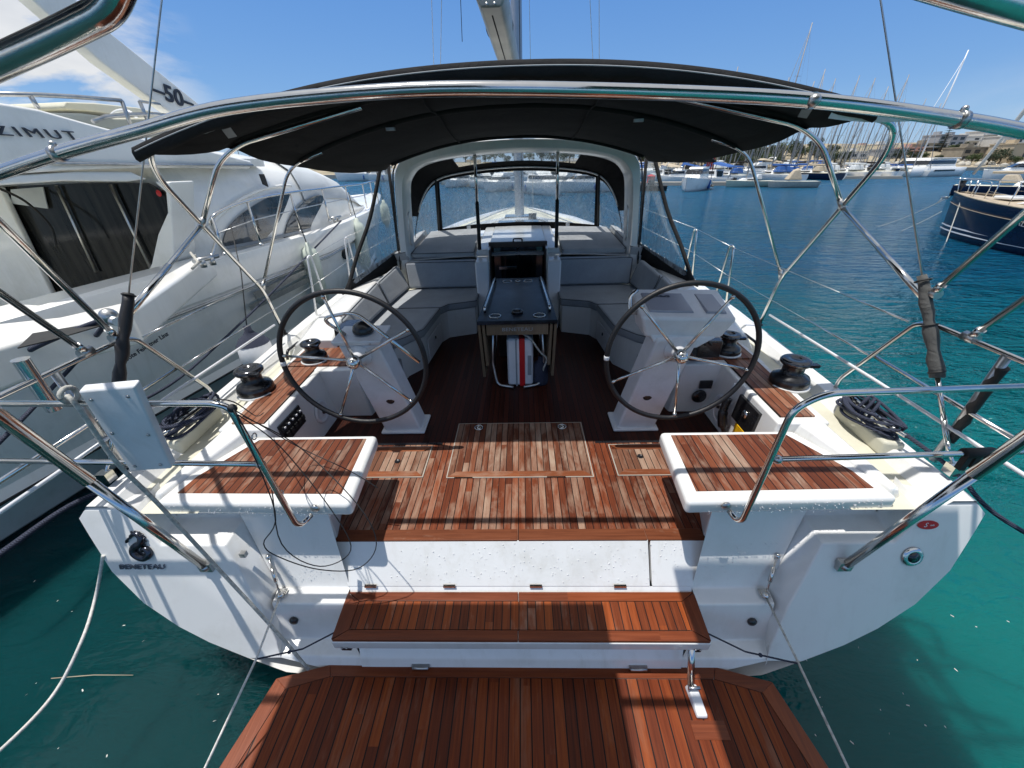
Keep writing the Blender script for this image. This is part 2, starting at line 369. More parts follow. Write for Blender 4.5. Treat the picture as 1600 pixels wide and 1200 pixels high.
# riser under the cockpit edge, in two panels with a gap
for nm,x0,x1 in (('riser_panel',-1.075,.752),('riser_panel',.764,1.075)):
    r_=MB(); k0=.955 if x0>-1.07 and x0>0 else 0
    r_.hexa([(x0*(.93 if x0<-1 else 1),1.352,.735),(x1*(.93 if x1>1 else 1),1.352,.735),(x1*(.93 if x1>1 else 1),1.40,.735),(x0*(.93 if x0<-1 else 1),1.40,.735)],
            [(x0,1.498,.948),(x1,1.498,.948),(x1,1.53,.948),(x0,1.53,.948)])
    yb(r_,nm,'gelcoat',bevel=.004)
# water drops on the riser and the seat fronts
dr=MB(); rnd=random.Random(3)
for i in range(210):
    t=rnd.random(); x=rnd.uniform(-.75,1.02); z=.75+.19*t; y=1.352+(z-.735)*.685-.0015
    r0=rnd.uniform(.0018,.0045); dr.ball((x,y,z),r0,(1,.6,1.1),5,4)
for s in (1,-1):
    for i in range(110):
        x=rnd.uniform(.98,1.86)*s; z=rnd.uniform(1.262,1.335); dr.ball((x,1.402+(abs(x)-.9)*.02,z),rnd.uniform(.0016,.004),(1,.6,1.1),5,4)
    for i in range(60):
        x=rnd.uniform(1.05,1.45); z=rnd.uniform(.78,1.0); dr.ball((s*x,1.353+(z-.72)*.3-.004,z),rnd.uniform(.0016,.0035),(1,.6,1.1),5,4)
tag(yb(dr,'water_drops','white_plastic',fix=False),kind='stuff')
# hinges, drains, pads
hg=MB()
for x in (-.86,-.40,.10,.58):
    h=MB().box((x-.035,1.342,.738),(x+.035,1.354,.752)); yb(h,'hinge','steel')
for x in (-.56,.66):
    h=MB().box((x-.05,1.085,.395),(x+.05,1.12,.408)).tube([(x-.045,1.083,.40),(x+.045,1.083,.40)],.008); yb(h,'hinge','steel_dull')
for s in (1,-1):
    h=MB().lathe([(.0,.0),(.024,.0),(.026,.012),(.014,.02),(0,.02)],(s*1.30,1.238,.60),(0,-1,.15),14); yb(h,'drain','black_plastic')
# --- locker bodies under the helm seats, seats with teak
for s in (1,-1):
    b=MB().prism([(s*1.075,1.515),(s*1.20,1.985),(s*1.93,1.985),(s*1.93,1.56)][::s],.9,1.262); yb(b,'seat_locker','gelcoat',bevel=.02)
    b=MB().prism([(s*.862,1.405),(s*1.925,1.425),(s*1.90,1.62),(s*1.735,2.0),(s*.912,2.0)][::s],1.258,1.35)
    seat=yb(b,'helm_seat','gelcoat',bevel=.028,seg=4)
    b=MB().prism([(s*.935,1.478),(s*1.845,1.492),(s*1.83,1.62),(s*1.665,1.955),(s*.965,1.955)][::s],1.346,1.3535)
    yb(b,'teak_inlay','teak_seat',parent=seat,bevel=.002)
    # moulded shoulder outside the seat
    b=MB().hexa([(s*1.93,1.46,1.27),(s*2.03,1.50,1.27),(s*1.98,2.1,1.27),(s*1.72,2.06,1.27)],[(s*1.935,1.48,1.36),(s*1.985,1.50,1.345),(s*1.93,2.1,1.40),(s*1.76,2.06,1.40)])
    yb(b,'seat_shoulder','gelcoat',bevel=.02,seg=3)
# --- cockpit sole
b=MB().prism([(-1.08,1.500),(1.08,1.500),(1.2,1.98),(1.68,2.0),(1.68,2.42),(-1.68,2.42),(-1.68,2.0),(-1.2,1.98)],.90,.950)
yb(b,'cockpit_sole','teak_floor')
yb(MB().prism([(-1.68,2.42),(1.68,2.42),(1.68,2.9),(1.2,2.9),(1.05,5.0),(-1.05,5.0),(-1.2,2.9),(-1.68,2.9)],.90,.9495),'cockpit_sole','teak_shaded')  # forward sole, colour darkened to stand for shade under the bimini
for x0,x1 in ((-1.078,-.004),(.004,.746),(.750,1.078)):
    b=MB().prism([(x0,1.496),(x1,1.496),(x1,1.575),(x0,1.575)],.93,.9545); yb(b,'sole_margin','teak_margin',bevel=.003)
def hatch(x0,x1,y0,y1,mat,finger=None,rings=()):
    f=MB()
    for a,b_ in (((x0-.007,y0-.007),(x1+.007,y0)),((x0-.007,y1),(x1+.007,y1+.007)),((x0-.007,y0),(x0,y1)),((x1,y0),(x1+.007,y1))):
        f.box((a[0],a[1],.946),(b_[0],b_[1],.9555))
    h=yb(f,'hatch_rim','grey_hull_rim'); w=.055
    g=MB().box((x0+w,y0+w,.946),(x1-w,y1-(w if finger is not None else 0),.956)); p=yb(g,'floor_hatch',mat)
    mrg=[[(x0,y0),(x1,y0),(x1-w,y0+w),(x0+w,y0+w)]]
    if finger is not None: mrg.append([(x0,y1),(x0+w,y1-w),(x1-w,y1-w),(x1,y1)])
    for q in mrg: yb(MB().prism(q,.946,.9565),'hatch_margin','teak_margin',parent=p)
    y2=y1-w if finger is not None else y1
    for xa,xb in ((x0,x0+w),(x1-w,x1)):
        q=[(xa,y0 if xa==x0 else y0+w),(xb,y0+w if xa==x0 else y0),(xb,y2),(xa,y2)]
        yb(MB().prism(q,.946,.9563),'hatch_margin','teak_hatch_pale',parent=p)
    if finger: yb(MB().lathe([(.0,.001),(.020,.001),(.022,.004),(.016,-.002),(0,-.004)],(finger[0],finger[1],.957),(0,0,1),16),'finger_hole','black_plastic',parent=p)
    for (rx,ry) in rings:
        yb(MB().torus((rx,ry,.960),.032,.006,(0,0,1),24,6).lathe([(0,.0),(.020,.0),(.018,.006),(0,.007)],(rx,ry,.957),(0,0,1),14),'lift_ring','steel',parent=p)
hatch(-.50,.52,2.02,2.66,'teak_hatch',rings=((-.33,2.60),(.36,2.60)))
hatch(-1.13,-.68,2.03,2.36,'teak_hatch_pale',finger=(-.90,2.19))
hatch(.70,1.15,2.03,2.36,'teak_hatch_pale',finger=(.90,2.22))
for x0,x1 in ((-.45,-.32),(.20,.33)): yb(MB().box((x0,2.006,.946),(x1,2.018,.957)),'hatch_hinge','steel')
for s in (1,-1): yb(MB().box((min(s*.60,s*1.25),2.39,.945),(max(s*.60,s*1.25),2.415,.953)),'sheet_slot','black_plastic')
# --- helm side wells: inner wall, coaming top with teak, forward block
for s in (1,-1):
    b=MB().hexa([(s*1.60,2.0,.9),(s*1.95,2.0,.9),(s*1.95,2.85,.9),(s*1.60,2.85,.9)],[(s*1.64,2.0,1.40),(s*1.96,2.0,1.40),(s*1.98,2.85,1.42),(s*1.64,2.85,1.42)])
    w=yb(b,'coaming','gelcoat',bevel=.015,seg=3)
    b=MB().hexa([(s*1.30,2.82,.9),(s*1.98,2.82,.9),(s*1.98,3.45,.9),(s*1.20,3.45,.9)],[(s*1.34,2.78,1.425),(s*1.98,2.78,1.425),(s*1.99,3.45,1.44),(s*1.25,3.45,1.44)])
    yb(b,'coaming_block','gelcoat',bevel=.015,seg=3)
    b=MB().hexa([(s*1.68,2.06,1.395),(s*1.90,2.06,1.395),(s*1.93,2.84,1.41),(s*1.68,2.84,1.41)],[(s*1.68,2.06,1.412),(s*1.90,2.06,1.412),(s*1.93,2.84,1.4325),(s*1.68,2.84,1.4325)]); yb(b,'coaming_teak','teak_coaming',bevel=.003)
    b=MB().prism([(s*1.40,2.845),(s*1.93,2.845),(s*1.94,3.22),(s*1.33,3.22)][::s],1.41,1.4415); yb(b,'coaming_teak','teak_coaming',bevel=.003)
    # high coaming along the settees
    prof=[(3.2,1.66,2.10,1.52),(3.6,1.72,2.10,1.60),(5.7,1.80,2.10,1.66)]
    pts=[]
    for y,xi,xo,zt in prof: pts+=[(s*(xi-.05),y,1.1),(s*xi,y,zt-.03),(s*(xi+.03),y,zt),(s*(xo-.14),y,zt),(s*(xo-.06),y,zt-.05),(s*(xo+.03),y,1.33)]
    b=MB().grid(pts,3,6,False); b.add([pts[k] for k in range(6)],[(0,1,2,3,4,5)]); yb(b,'high_coaming','gelcoat',bevel=.012)
    # rope bag opening on the block
    b=MB().hexa([(s*1.44,3.215,1.44),(s*1.66,3.215,1.44),(s*1.66,3.35,1.44),(s*1.44,3.35,1.44)],[(s*1.44,3.24,1.60),(s*1.66,3.24,1.60),(s*1.66,3.5,1.60),(s*1.44,3.5,1.60)]); yb(b,'rope_bin','black_plastic')
# --- instrument bits on the inner walls
b=MB().hexa([(-1.612,2.10,1.20),(-1.612,2.38,1.20),(-1.622,2.38,1.20),(-1.622,2.10,1.20)],[(-1.626,2.10,1.345),(-1.626,2.38,1.345),(-1.636,2.38,1.345),(-1.636,2.10,1.345)])
sp=yb(b,'switch_panel','black_plastic')
for i in range(5): 
    y=2.135+i*.052; yb(MB().box((-1.614,y,1.235),(-1.602,y+.028,1.27)),'switch','rubber',parent=sp); yb(MB().box((-1.621,y+.006,1.30),(-1.612,y+.022,1.312)),'switch_mark','white_plastic',parent=sp)
for s,yy in ((-1,2.60),(1,2.60)):
    b=MB().lathe([(.0,.0),(.095,.0),(.095,.012),(.075,.022),(.07,.012),(.02,.014),(.018,.022),(0,.022)],(s*1.615,yy,1.14),(-s,0,.08),28); q=yb(b,'speaker','white_plastic')
    yb(MB().lathe([(0,.0),(.022,.0),(.02,.01),(0,.012)],(s*1.593,yy,1.143),(-s,0,.08),14),'speaker_cone','black_plastic',parent=q)
# engine panel, handle and yellow label on starboard wall
b=MB().hexa([(1.60,2.16,1.17),(1.60,2.42,1.17),(1.63,2.42,1.17),(1.63,2.16,1.17)],[(1.617,2.16,1.36),(1.617,2.42,1.36),(1.66,2.42,1.36),(1.66,2.16,1.36)]); ep=yb(b,'engine_panel','black_plastic')
yb(MB().lathe([(0,0),(.03,0),(.028,.008),(0,.01)],(1.605,2.28,1.28),(-1,0,.1),16),'gauge','steel',parent=ep)
b=MB().box((1.596,2.16,1.065),(1.604,2.34,1.165)); yl=yb(b,'warning_label','yellow'); yb(MB().box((1.592,2.20,1.10),(1.5965,2.26,1.13)),'label_print','ink',parent=yl)
b=MB().tube(smooth_path([(1.57,2.46,1.30),(1.55,2.45,1.2),(1.56,2.42,1.08),(1.6,2.40,1.0)]),[.028]*9+[.034]*8+[.02]*8,12); yb(b,'throttle_lever','black_plastic')
b=MB().torus((1.575,2.52,1.12),.075,.008,(1,.2,0),30,6).tube([(1.58,2.5,1.2),(1.59,2.47,1.42)],.008); yb(b,'throttle_guard','white_plastic')
b=MB().box((1.50,2.775,1.20),(1.60,2.79,1.27)).lathe([(.0,.0),(.062,.0),(.055,.012),(0,.012)],(1.52,2.785,1.12),(0,-1,0),24); yb(b,'gauge_cluster','black_plastic')
# --- winches
def winch(x,y,z,k=1.0):
    w=MB().lathe([(0,0),(.125,0),(.13,.01),(.13,.045),(.118,.07),(.082,.088),(.07,.10),(.072,.15),(.078,.165),(0,.165)],(x,y,z),n=32)
    if k!=1: w.v=[(x+(a-x)*k,y+(b-y)*k,z+(c-z)*k) for a,b,c in w.v]
    q=yb(w,'winch','black_plastic')
    t=MB().lathe([(0,.163),(.094,.163),(.102,.175),(.102,.19),(.09,.203),(.04,.207),(.036,.198),(0,.198)],(x,y,z),n=32)
    t.box((x+.05,y-.09,z+.168),(x+.115,y-.05,z+.19))
    if k!=1: t.v=[(x+(a-x)*k,y+(b-y)*k,z+(c-z)*k) for a,b,c in t.v]
    yb(t,'winch_top','black_chrome',parent=q)
    yb(MB().lathe([(0,.0),(.14*k,.0),(.14*k,.012),(0,.012)],(x,y,z-.01),n=32),'winch_plinth','gelcoat',parent=q)
for s in (1,-1): winch(s*1.97,2.47,1.42,.96); winch(s*1.74,2.95,1.45,.80)
# small deck fittings
for s in (1,-1):
    yb(MB().lathe([(0,0),(.035,0),(.03,.008),(.012,.01),(0,.006)],(s*2.12,2.62,1.34),n=18),'deck_plate','steel_dull')
    c=MB().tube(fil([(s*2.05,3.05,1.40),(s*2.05,3.08,1.47),(s*2.05,3.3,1.47),(s*2.05,3.33,1.40)],.03),.012,8); yb(c,'clutch_lever','black_plastic')
# --- settees
SE=[(.52,5.30),(1.60,5.30),(1.70,4.4),(1.70,3.42),(1.26,3.42),(1.155,3.5),(.985,3.75),(.93,4.43),(.86,4.58),(.52,4.70)]
for s in (1,-1):
    base=[(x+(-.0 if i in(0,1,2,3) else .03),y) for i,(x,y) in enumerate(SE)]
    b=MB().prism([(s*x,y) for x,y in base][::s],.93,1.30); st_=yb(b,'settee_base','gelcoat',bevel=.012)
    # locker door line, latch
    yb(MB().hexa([(s*.975,3.82,1.00),(s*.935,4.36,1.00),(s*.945,4.36,1.00),(s*.985,3.82,1.00)],[(s*.975,3.82,1.24),(s*.935,4.36,1.24),(s*.945,4.36,1.24),(s*.985,3.82,1.24)]),'locker_door','white_plastic',bevel=.004,parent=st_)
    yb(MB().lathe([(0,0),(.018,0),(.016,.01),(0,.012)],(s*.948,4.06,1.17),(-s,0,0),14),'latch','black_plastic',parent=st_)
    # helm-side settee end with grey locker front
    b=MB().box((min(s*1.17,s*1.62),2.95,.95),(max(s*1.17,s*1.62),3.46,1.20)); yb(b,'end_locker','cushion',bevel=.01)
    b=MB().hexa([(s*1.08,2.93,1.20),(s*1.60,2.90,1.20),(s*1.60,3.0,1.20),(s*1.08,3.06,1.20)],[(s*1.08,2.93,1.29),(s*1.60,2.90,1.29),(s*1.60,3.0,1.29),(s*1.08,3.06,1.29)]); yb(b,'seat_beam','gelcoat',bevel=.006)
# loose cushions
M['seam_grey']=fabric('seam_fabric',(.085,.09,.10))
def cushion(poly,z0,z1,label,group,cat='cushion',s=1):
    cx=sum(p[0] for p in poly)/len(poly); cy=sum(p[1] for p in poly)/len(poly)
    o=MB().prism([(s*x,y) for x,y in poly][::s],z0,z1).build('seat_cushion','cushion',None,bevel=.028,seg=4,loc=(s*cx,cy,z0)); onboat(o)
    p=[(s*(x-cx),y-cy,z1-z0-.010) for x,y in poly]; MB().tube(fil(p+[p[0],p[1]],.03)[1:-1],.0045,6).build('piping','seam_grey',o)
    return tag(o,label,cat,group)
side={1:'starboard (right-hand)',-1:'port (left-hand)'}
G='grey cushions of the cockpit and cabin top'
def padded(q,th,label,name='back_cushion',cat='cushion',mat='cushion'):
    q=[V(p) for p in q]; n=(q[1]-q[0]).cross(q[3]-q[0]).normalized(); c=sum(q,V())/4
    o=MB().ext(q,n*th).build(name,mat,None,bevel=.028,seg=4,loc=tuple(c)); onboat(o); tag(o,label,cat,G)
    p=[c+(a-c)*(1-.012/max(.1,(a-c).length))+n*(th*(1-.008/abs(th))) if False else a+n*(th-.010*(1 if th>0 else -1))-c for a in q]; MB().tube(fil(p+[p[0],p[1]],.03)[1:-1],.0045,6).build('piping','seam_grey',o)
    return o
for s in (1,-1):
    sd='right' if s>0 else 'left'
    cushion([(.52,5.30),(1.60,5.30),(1.69,4.45),(.925,4.45),(.86,4.57),(.52,4.69)],1.30,1.40,f'dark grey seat cushion across the forward end of the {sd} cockpit bench',G,s=s)
    cushion([(.93,4.43),(1.69,4.43),(1.70,3.42),(1.26,3.42),(1.155,3.5),(.985,3.75)],1.30,1.40,f'dark grey seat cushion running along the {sd} side of the cockpit',G,s=s)
    cushion([(1.09,2.93),(1.60,2.93),(1.62,3.40),(1.20,3.40)],1.292,1.39,f'short grey cushion behind the {sd} steering wheel pedestal',G,s=s)
    pad=[(s*.545,5.30,1.405),(s*1.50,5.30,1.405),(s*1.52,5.36,1.735),(s*.545,5.36,1.735)]
    padded(pad,.09*s,f'dark grey backrest cushion across the forward end of the {sd} bench')
    for y0,y1,w in ((4.50,5.24,'forward'),(3.45,4.46,'after')):
        xa=lambda y:1.60+(5.3-y)*.03
        q=[(s*xa(y0),y0,1.405),(s*(xa(y1)-(.03 if w=='forward' else 0)),y1,1.405),(s*(xa(y1)+.09),y1+(.03 if w=='forward' else 0),1.70 if w=='forward' else 1.67),(s*(xa(y0)+.09),y0,1.67 if w=='forward' else 1.58)]
        if s>0: q=q[::-1]
        padded(q,.085 if s<0 else .085,f'dark grey {w} backrest cushion against the {sd} coaming')
# --- cabin top and companionway
ct=MB(); rows=[(5.42,1.78,1.64,1.74),(6.2,1.76,1.60,1.82),(7.0,1.68,1.58,1.83),(8.5,1.42,1.56,1.76),(10,1.05,1.55,1.70),(11.3,.7,1.55,1.62),(12.2,.4,1.545,1.57)]
pts=[]
for y,hw,zs,zt in rows:
    r=[(hw+.10,y,zs-.2),(hw,y,zs),(hw-.08,y,zt-.03),(hw-.2,y,zt),(hw*.5,y,zt+.035),(.0,y,zt+.05)]
    pts+=r+[(-a,b,c) for a,b,c in reversed(r[:-1])]
ct.grid(pts,len(rows),11)
yb(ct,'cabin_top','gelcoat')
for x0,x1 in ((-1.75,-.375),(.375,1.75)): yb(MB().box((x0,5.44,1.0),(x1,5.50,1.74)),'cockpit_bulkhead','gelcoat')
for s in (1,-1):
    b=MB().hexa([(s*.375,4.80,.95),(s*.52,4.80,.95),(s*.52,5.5,.95),(s*.375,5.5,.95)],[(s*.385,5.15,1.76),(s*.57,5.15,1.76),(s*.57,5.62,1.80),(s*.385,5.62,1.80)]); yb(b,'companion_cheek','gelcoat',bevel=.025,seg=3)
    b=MB().hexa([(s*.385,5.50,1.74),(s*.60,5.50,1.74),(s*.56,6.9,1.86),(s*.385,6.9,1.86)],[(s*.385,5.50,1.86),(s*.57,5.50,1.84),(s*.53,6.9,1.98),(s*.385,6.9,1.98)]); yb(b,'hatch_rail','gelcoat',bevel=.02)
    yb(MB().box((min(s*.37,s*.39),5.2,1.40),(max(s*.37,s*.39),5.55,1.90)),'companion_track','steel_dull')
b=MB().box((-.375,5.75,.8),(.375,5.8,1.93)).box((-.375,5.2,.95),(-.36,5.8,1.9)).box((.36,5.2,.95),(.375,5.8,1.9)).box((-.375,5.3,.92),(.375,5.8,1.05)); yb(b,'companionway','interior')
for s in (1,-1): yb(MB().box((min(s*.012,s*.35),5.56,1.02),(max(s*.012,s*.35),5.585,1.90)),'companion_door','dark_glass',bevel=.004)
yb(MB().box((-.27,5.545,1.57),(-.02,5.556,1.605)),'door_handle','steel')
b=MB().box((-.40,5.50,1.875),(.40,5.56,1.945)); sl=yb(b,'hatch_lip','interior',bevel=.006)
yb(MB().tube(fil([(-.06,5.49,1.945),(-.06,5.47,1.99),(.06,5.47,1.99),(.06,5.49,1.945)],.02),.009,8),'hatch_handle','rubber',parent=sl)
yb(MB().hexa([(-.385,5.56,1.86),(.385,5.56,1.86),(.385,7.2,1.93),(-.385,7.2,1.93)],[(-.385,5.56,1.935),(.385,5.56,1.935),(.385,7.2,1.99),(-.385,7.2,1.99)]),'sliding_hatch','gelcoat',bevel=.012)
for s in (1,-1):
    sd='right' if s>0 else 'left'
    q=[(s*.60,5.47,1.765),(s*1.47,5.47,1.765),(s*1.40,6.55,1.90),(s*.60,6.62,1.92)]
    if s<0: q=q[::-1]
    padded(q,.075,f'pale grey sun pad on the cabin top, {sd} of the companionway','sun_pad','sun pad','pad')
    q=[(s*1.49,5.40,1.75),(s*1.66,5.40,1.73),(s*1.56,6.50,1.84),(s*1.43,6.52,1.88)]
    if s<0: q=q[::-1]
    o=padded(q,.13,f'long grey side bolster with a cup hole beside the {sd} sun pad','side_bolster','bolster','pad')
    ch=MB().lathe([(0,0),(.04,0),(.042,.004),(.03,.004),(0,.002)],(0,0,0),n=20).build('cup_hole','black_plastic',o)
    ch.location=V((s*1.565,5.52,1.888))-sum((V(p) for p in q),V())/4
# --- cockpit table
tb=empty('t',parent=yacht); tb.name='cockpit_table'
def tbb(mb,name,mat,**k): return mb.build(name,mat,tb,**k)
M['table_top']=simple('table_top',(.005,.007,.012),.3,var=.5,nscale=2.5,coat=0,dirt=((.09,.12,.17),3.2,.35))
M['table_top'].node_tree.nodes['Principled BSDF'].inputs['Specular IOR Level'].default_value=.2
top=tbb(MB().prism([(-.355,3.19),(.355,3.19),(.30,4.66),(-.30,4.66)],1.635,1.67),'table_top','table_top',bevel=.006)
for s in (1,-1):
    tbb(MB().hexa([(s*.335,3.22,1.10),(s*.31,3.22,1.10),(s*.27,4.6,1.10),(s*.29,4.6,1.10)],[(s*.352,3.20,1.632),(s*.327,3.20,1.632),(s*.285,4.63,1.632),(s*.30,4.63,1.632)]),'table_leaf','table_wood',bevel=.003)
    tbb(MB().hexa([(s*.300,3.215,1.22),(s*.275,3.215,1.22),(s*.25,4.6,1.22),(s*.265,4.6,1.22)],[(s*.315,3.205,1.632),(s*.29,3.205,1.632),(s*.26,4.6,1.632),(s*.275,4.6,1.632)]),'table_leaf','table_wood',bevel=.003)
    tbb(MB().tube(fil([(s*.30,3.42,1.672),(s*.30,3.42,1.715),(s*.262,4.50,1.715),(s*.262,4.50,1.672)],.03),.012,10),'grab_rail','steel')
    for y,x in ((3.32,.20),(4.50,.12)): tbb(MB().torus((s*x,y,1.673),.052,.0055,(0,0,1),28,6),'cup_ring','steel')
    tbb(MB().tube(fil([(s*.22,3.32,1.63),(s*.25,3.34,1.2),(s*.21,3.30,.97),(s*.05,3.25,.965)],.05),.014,8),'table_leg','steel_dull')
    tbb(MB().tube([(s*.19,3.8,1.63),(s*.26,3.7,.97)],.014,8),'table_leg','steel_dull')
ap=tbb(MB().box((-.275,3.21,1.53),(.275,3.225,1.634)),'end_panel','table_wood',bevel=.002)
text('BENETEAU',.046,'grey_canvas',frame((0,3.2085,1.582),(1,0,0),(0,0,1)),ap,depth=.001,sx=1.25)
tbb(MB().lathe([(0,0),(.03,0),(.03,.012),(0,.018)],(0,4.50,1.67),n=18),'table_cap','steel')
tbb(MB().lathe([(0,0),(.055,0),(.045,.03),(.02,.034),(0,.034)],(.0,3.40,1.67),n=22),'table_knob','black_plastic')
tbb(MB().box((-.22,3.95,.96),(.22,4.4,1.45)),'table_cabinet','interior',bevel=.01)
# white cooler with a red strap under the table
co=empty('cooler_case',(0.02,3.42,.952)); onboat(co); tag(co,'white upright case with a red strap standing under the cockpit table','case')
b=MB().box((-.125,-.12,0),(.125,.14,.50)); b.build('case_body','white_plastic',co,bevel=.03,seg=4)
MB().box((-.008,-.128,.0),(.045,.146,.505)).build('strap','red',co,bevel=.004)
MB().box((.070,-.126,.12),(.105,-.118,.33)).build('handle','grey_canvas',co,bevel=.004)
MB().box((-.045,-.1235,.0),(-.030,-.1195,.50)).build('seam','grey_canvas',co)
for i,(x,y) in enumerate(((.22,3.36),)):
    g=MB().lathe([(0,0),(.07,0),(.075,.03),(.07,.22),(.03,.25),(.028,.29),(0,.29)],(x,y,.952),n=18).build('bottle','navy_rope',None,loc=(x,y,.952)); onboat(g); tag(g,'dark blue bottle standing beside the white case under the table','bottle')
hs=MB().tube(smooth_path([(.05,3.3,1.5),(.12,3.28,1.46),(.2,3.27,1.34),(.27,3.28,1.25),(.24,3.3,1.12),(.27,3.35,.97)]),.009,8).build('hose','old_rope',None,loc=(.05,3.3,1.5)); onboat(hs); tag(hs,'thin pale hose hanging loose under the table','hose')
# --- wheels and pedestals
def wheel(s,a0):
    c=V((s*1.10-.005,2.33,1.715)); w=empty('steering_wheel',parent=yacht); w.location=c
    MB().torus((0,0,0),.490,.0175,(0,1,0),96,12).build('rim','black_leather',w)
    MB().torus((0,0,0),.490,.0188,(0,1,0),3,12,a0=PI/2-.03 if True else 0,a1=PI/2+.03).build('rim_mark','white_plastic',w)
    for k in range(5):
        a=math.radians(a0+72*k); d=V((math.cos(a),0,math.sin(a))); n=V((0,1,0))
        MB().tube([d*.03+n*.02,d*.25+n*.012,d*.478],[.0115,.0095,.0085],8).tube([d*.455,d*.482],.013,8).build('spoke','steel',w)
    MB().lathe([(0,-.045),(.028,-.042),(.044,-.022),(.046,.02),(.040,.04),(0,.05)],(0,0,0),(0,1,0),28).lathe([(0,-.052),(.024,-.051),(.028,-.044),(0,-.044)],(0,0,0),(0,1,0),20).build('hub','steel',w)
wheel(-1,101); wheel(1,59)
for s in (1,-1):
    # rim mark sits low on the wheel
    x0b,x1b=.80,1.10; x0t,x1t=.955,1.235
    b=MB().hexa([(s*x0b,2.56,.955),(s*x1b,2.56,.955),(s*x1b,2.76,.955),(s*x0b,2.76,.955)],[(s*x0t,2.42,1.80),(s*x1t,2.42,1.80),(s*x1t,2.62,1.82),(s*x0t,2.62,1.82)])
    pd=yb(b,'helm_pedestal','white_plastic',bevel=.02,seg=4)
    yb(MB().prism([(s*.77,2.53),(s*1.13,2.53),(s*1.13,2.79),(s*.77,2.79)][::s],.950,.975),'pedestal_foot','white_plastic',bevel=.01,parent=pd)
    yb(MB().lathe([(0,0),(.085,0),(.082,.02),(.05,.03),(.04,.08),(0,.08)],(s*1.10,2.435,1.715),(0,-1,0),28),'hub_boss','white_plastic',parent=pd)
    for k in range(4):
        a=k*PI/2+.6; yb(MB().lathe([(0,0),(.006,0),(.005,.004),(0,.005)],(s*1.10+math.cos(a)*.068,2.413,1.715+math.sin(a)*.068),(0,-1,0),8),'screw','steel_dull',parent=pd)
# port guard hoop and cap
yb(MB().hexa([(-.93,2.41,1.80),(-1.26,2.41,1.80),(-1.26,2.64,1.82),(-.93,2.64,1.82)],[(-.92,2.40,1.835),(-1.27,2.40,1.835),(-1.27,2.66,1.855),(-.92,2.66,1.855)]),'pedestal_cap','white_plastic',bevel=.008)
hp=fil([(-1.20,2.50,1.85),(-1.30,2.42,2.00),(-1.06,2.42,2.04),(-.66,2.34,1.70)],.08); yb(MB().tube(hp,.0125,10),'guard_hoop','steel')
yb(MB().lathe([(0,0),(.07,0),(.072,.02),(.062,.05),(.03,.075),(0,.08)],(-1.08,2.53,1.855),n=24),'compass_dome','black_plastic',parent=pd)
for k in range(2): yb(MB().lathe([(0,0),(.008,0),(.007,.005),(0,.006)],(-1.0-.16*k,2.405,1.815),(0,-1,0),10),'cap_screw','steel_dull',parent=pd)
for s in (1,-1): yb(MB().lathe([(0,0),(.035,0),(.035,.008),(.014,.010),(0,.010)],(s*.985,2.512,1.30),(0,-1,.0),18),'friction_knob','black_plastic')
# starboard instrument pod
b=MB().hexa([(.88,2.46,1.80),(1.40,2.46,1.78),(1.42,2.72,1.80),(.88,2.72,1.80)],[(.83,2.44,1.955),(1.47,2.44,1.925),(1.49,2.84,2.02),(.85,2.84,2.035)])
pod=yb(b,'instrument_pod','white_plastic',bevel=.025,seg=4)
b=MB().hexa([(.97,2.44,1.72),(1.24,2.44,1.72),(1.24,2.66,1.72),(.97,2.66,1.72)],[(.90,2.455,1.83),(1.38,2.455,1.80),(1.38,2.66,1.80),(.90,2.66,1.83)]); yb(b,'pod_neck','white_plastic',bevel=.015,parent=pod)
def podpt(x,y): return V((x,y,1.957+(y-2.44)*.19-(x-.83)*.042))
for x0,x1,nm in ((.90,1.20,'chart_display'),(1.28,1.42,'wind_display')):
    b=MB().hexa([podpt(x0,2.50),podpt(x1,2.50),podpt(x1,2.76),podpt(x0,2.76)],[p+V((0,0,.014)) for p in (podpt(x0+.008,2.508),podpt(x1-.008,2.508),podpt(x1-.008,2.752),podpt(x0+.008,2.752))]); yb(b,nm,'screen',bevel=.004,parent=pod)
text('B&G',.034,'ink',frame(podpt(1.04,2.70)+V((0,0,.016)),(1,0,-.042),(0,1,.19)),pod,sx=1.7,depth=.001,bold=.001)
yb(MB().tube(fil([(.86,2.62,1.92),(.80,2.60,1.93),(.80,2.66,2.03),(.86,2.70,2.06)],.03),.013,8),'pod_handle','steel',parent=pod)
for k in range(3):
    yb(MB().tube(smooth_path([(1.22+.05*k,2.60,1.78),(1.34+.05*k,2.68,1.66),(1.46+.04*k,2.85,1.55),(1.40+.03*k,3.05,1.50)],6),.009,6),'cable','rubber')
yb(MB().box((1.40,2.74,1.50),(1.58,2.90,1.64)),'cable_box','black_plastic',bevel=.01)
# --- stern bench (folding step)
be=empty('stern_bench',parent=yacht)
MB().hexa([(-.985,1.07,.63),(.985,1.07,.63),(1.0,1.335,.63),(-1.0,1.335,.63)],[(-.985,1.065,.703),(.985,1.065,.703),(1.0,1.352,.703),(-1.0,1.352,.703)]).build('bench_shell','gelcoat',be,bevel=.008)
MB().prism([(-.90,1.125),(.90,1.125),(.905,1.275),(-.905,1.275)],.700,.7185).build('bench_slats','teak_bench',be)
def margin(q,z0,z1,par,nm='margin_board',mat='teak_bench_margin'): return MB().prism(q,z0,z1).build(nm,mat,par,bevel=.002)
M['teak_bench_margin']=teak('teak_bench_margin',(.045,.010,.003),(.14,.029,.007),(.27,.062,.014),w=.4,across=True,caulk=False,rough=.33)
M['teak_bench_side']=teak('teak_bench_side',(.045,.010,.003),(.14,.029,.007),(.27,.062,.014),w=.4,caulk=False,rough=.33)
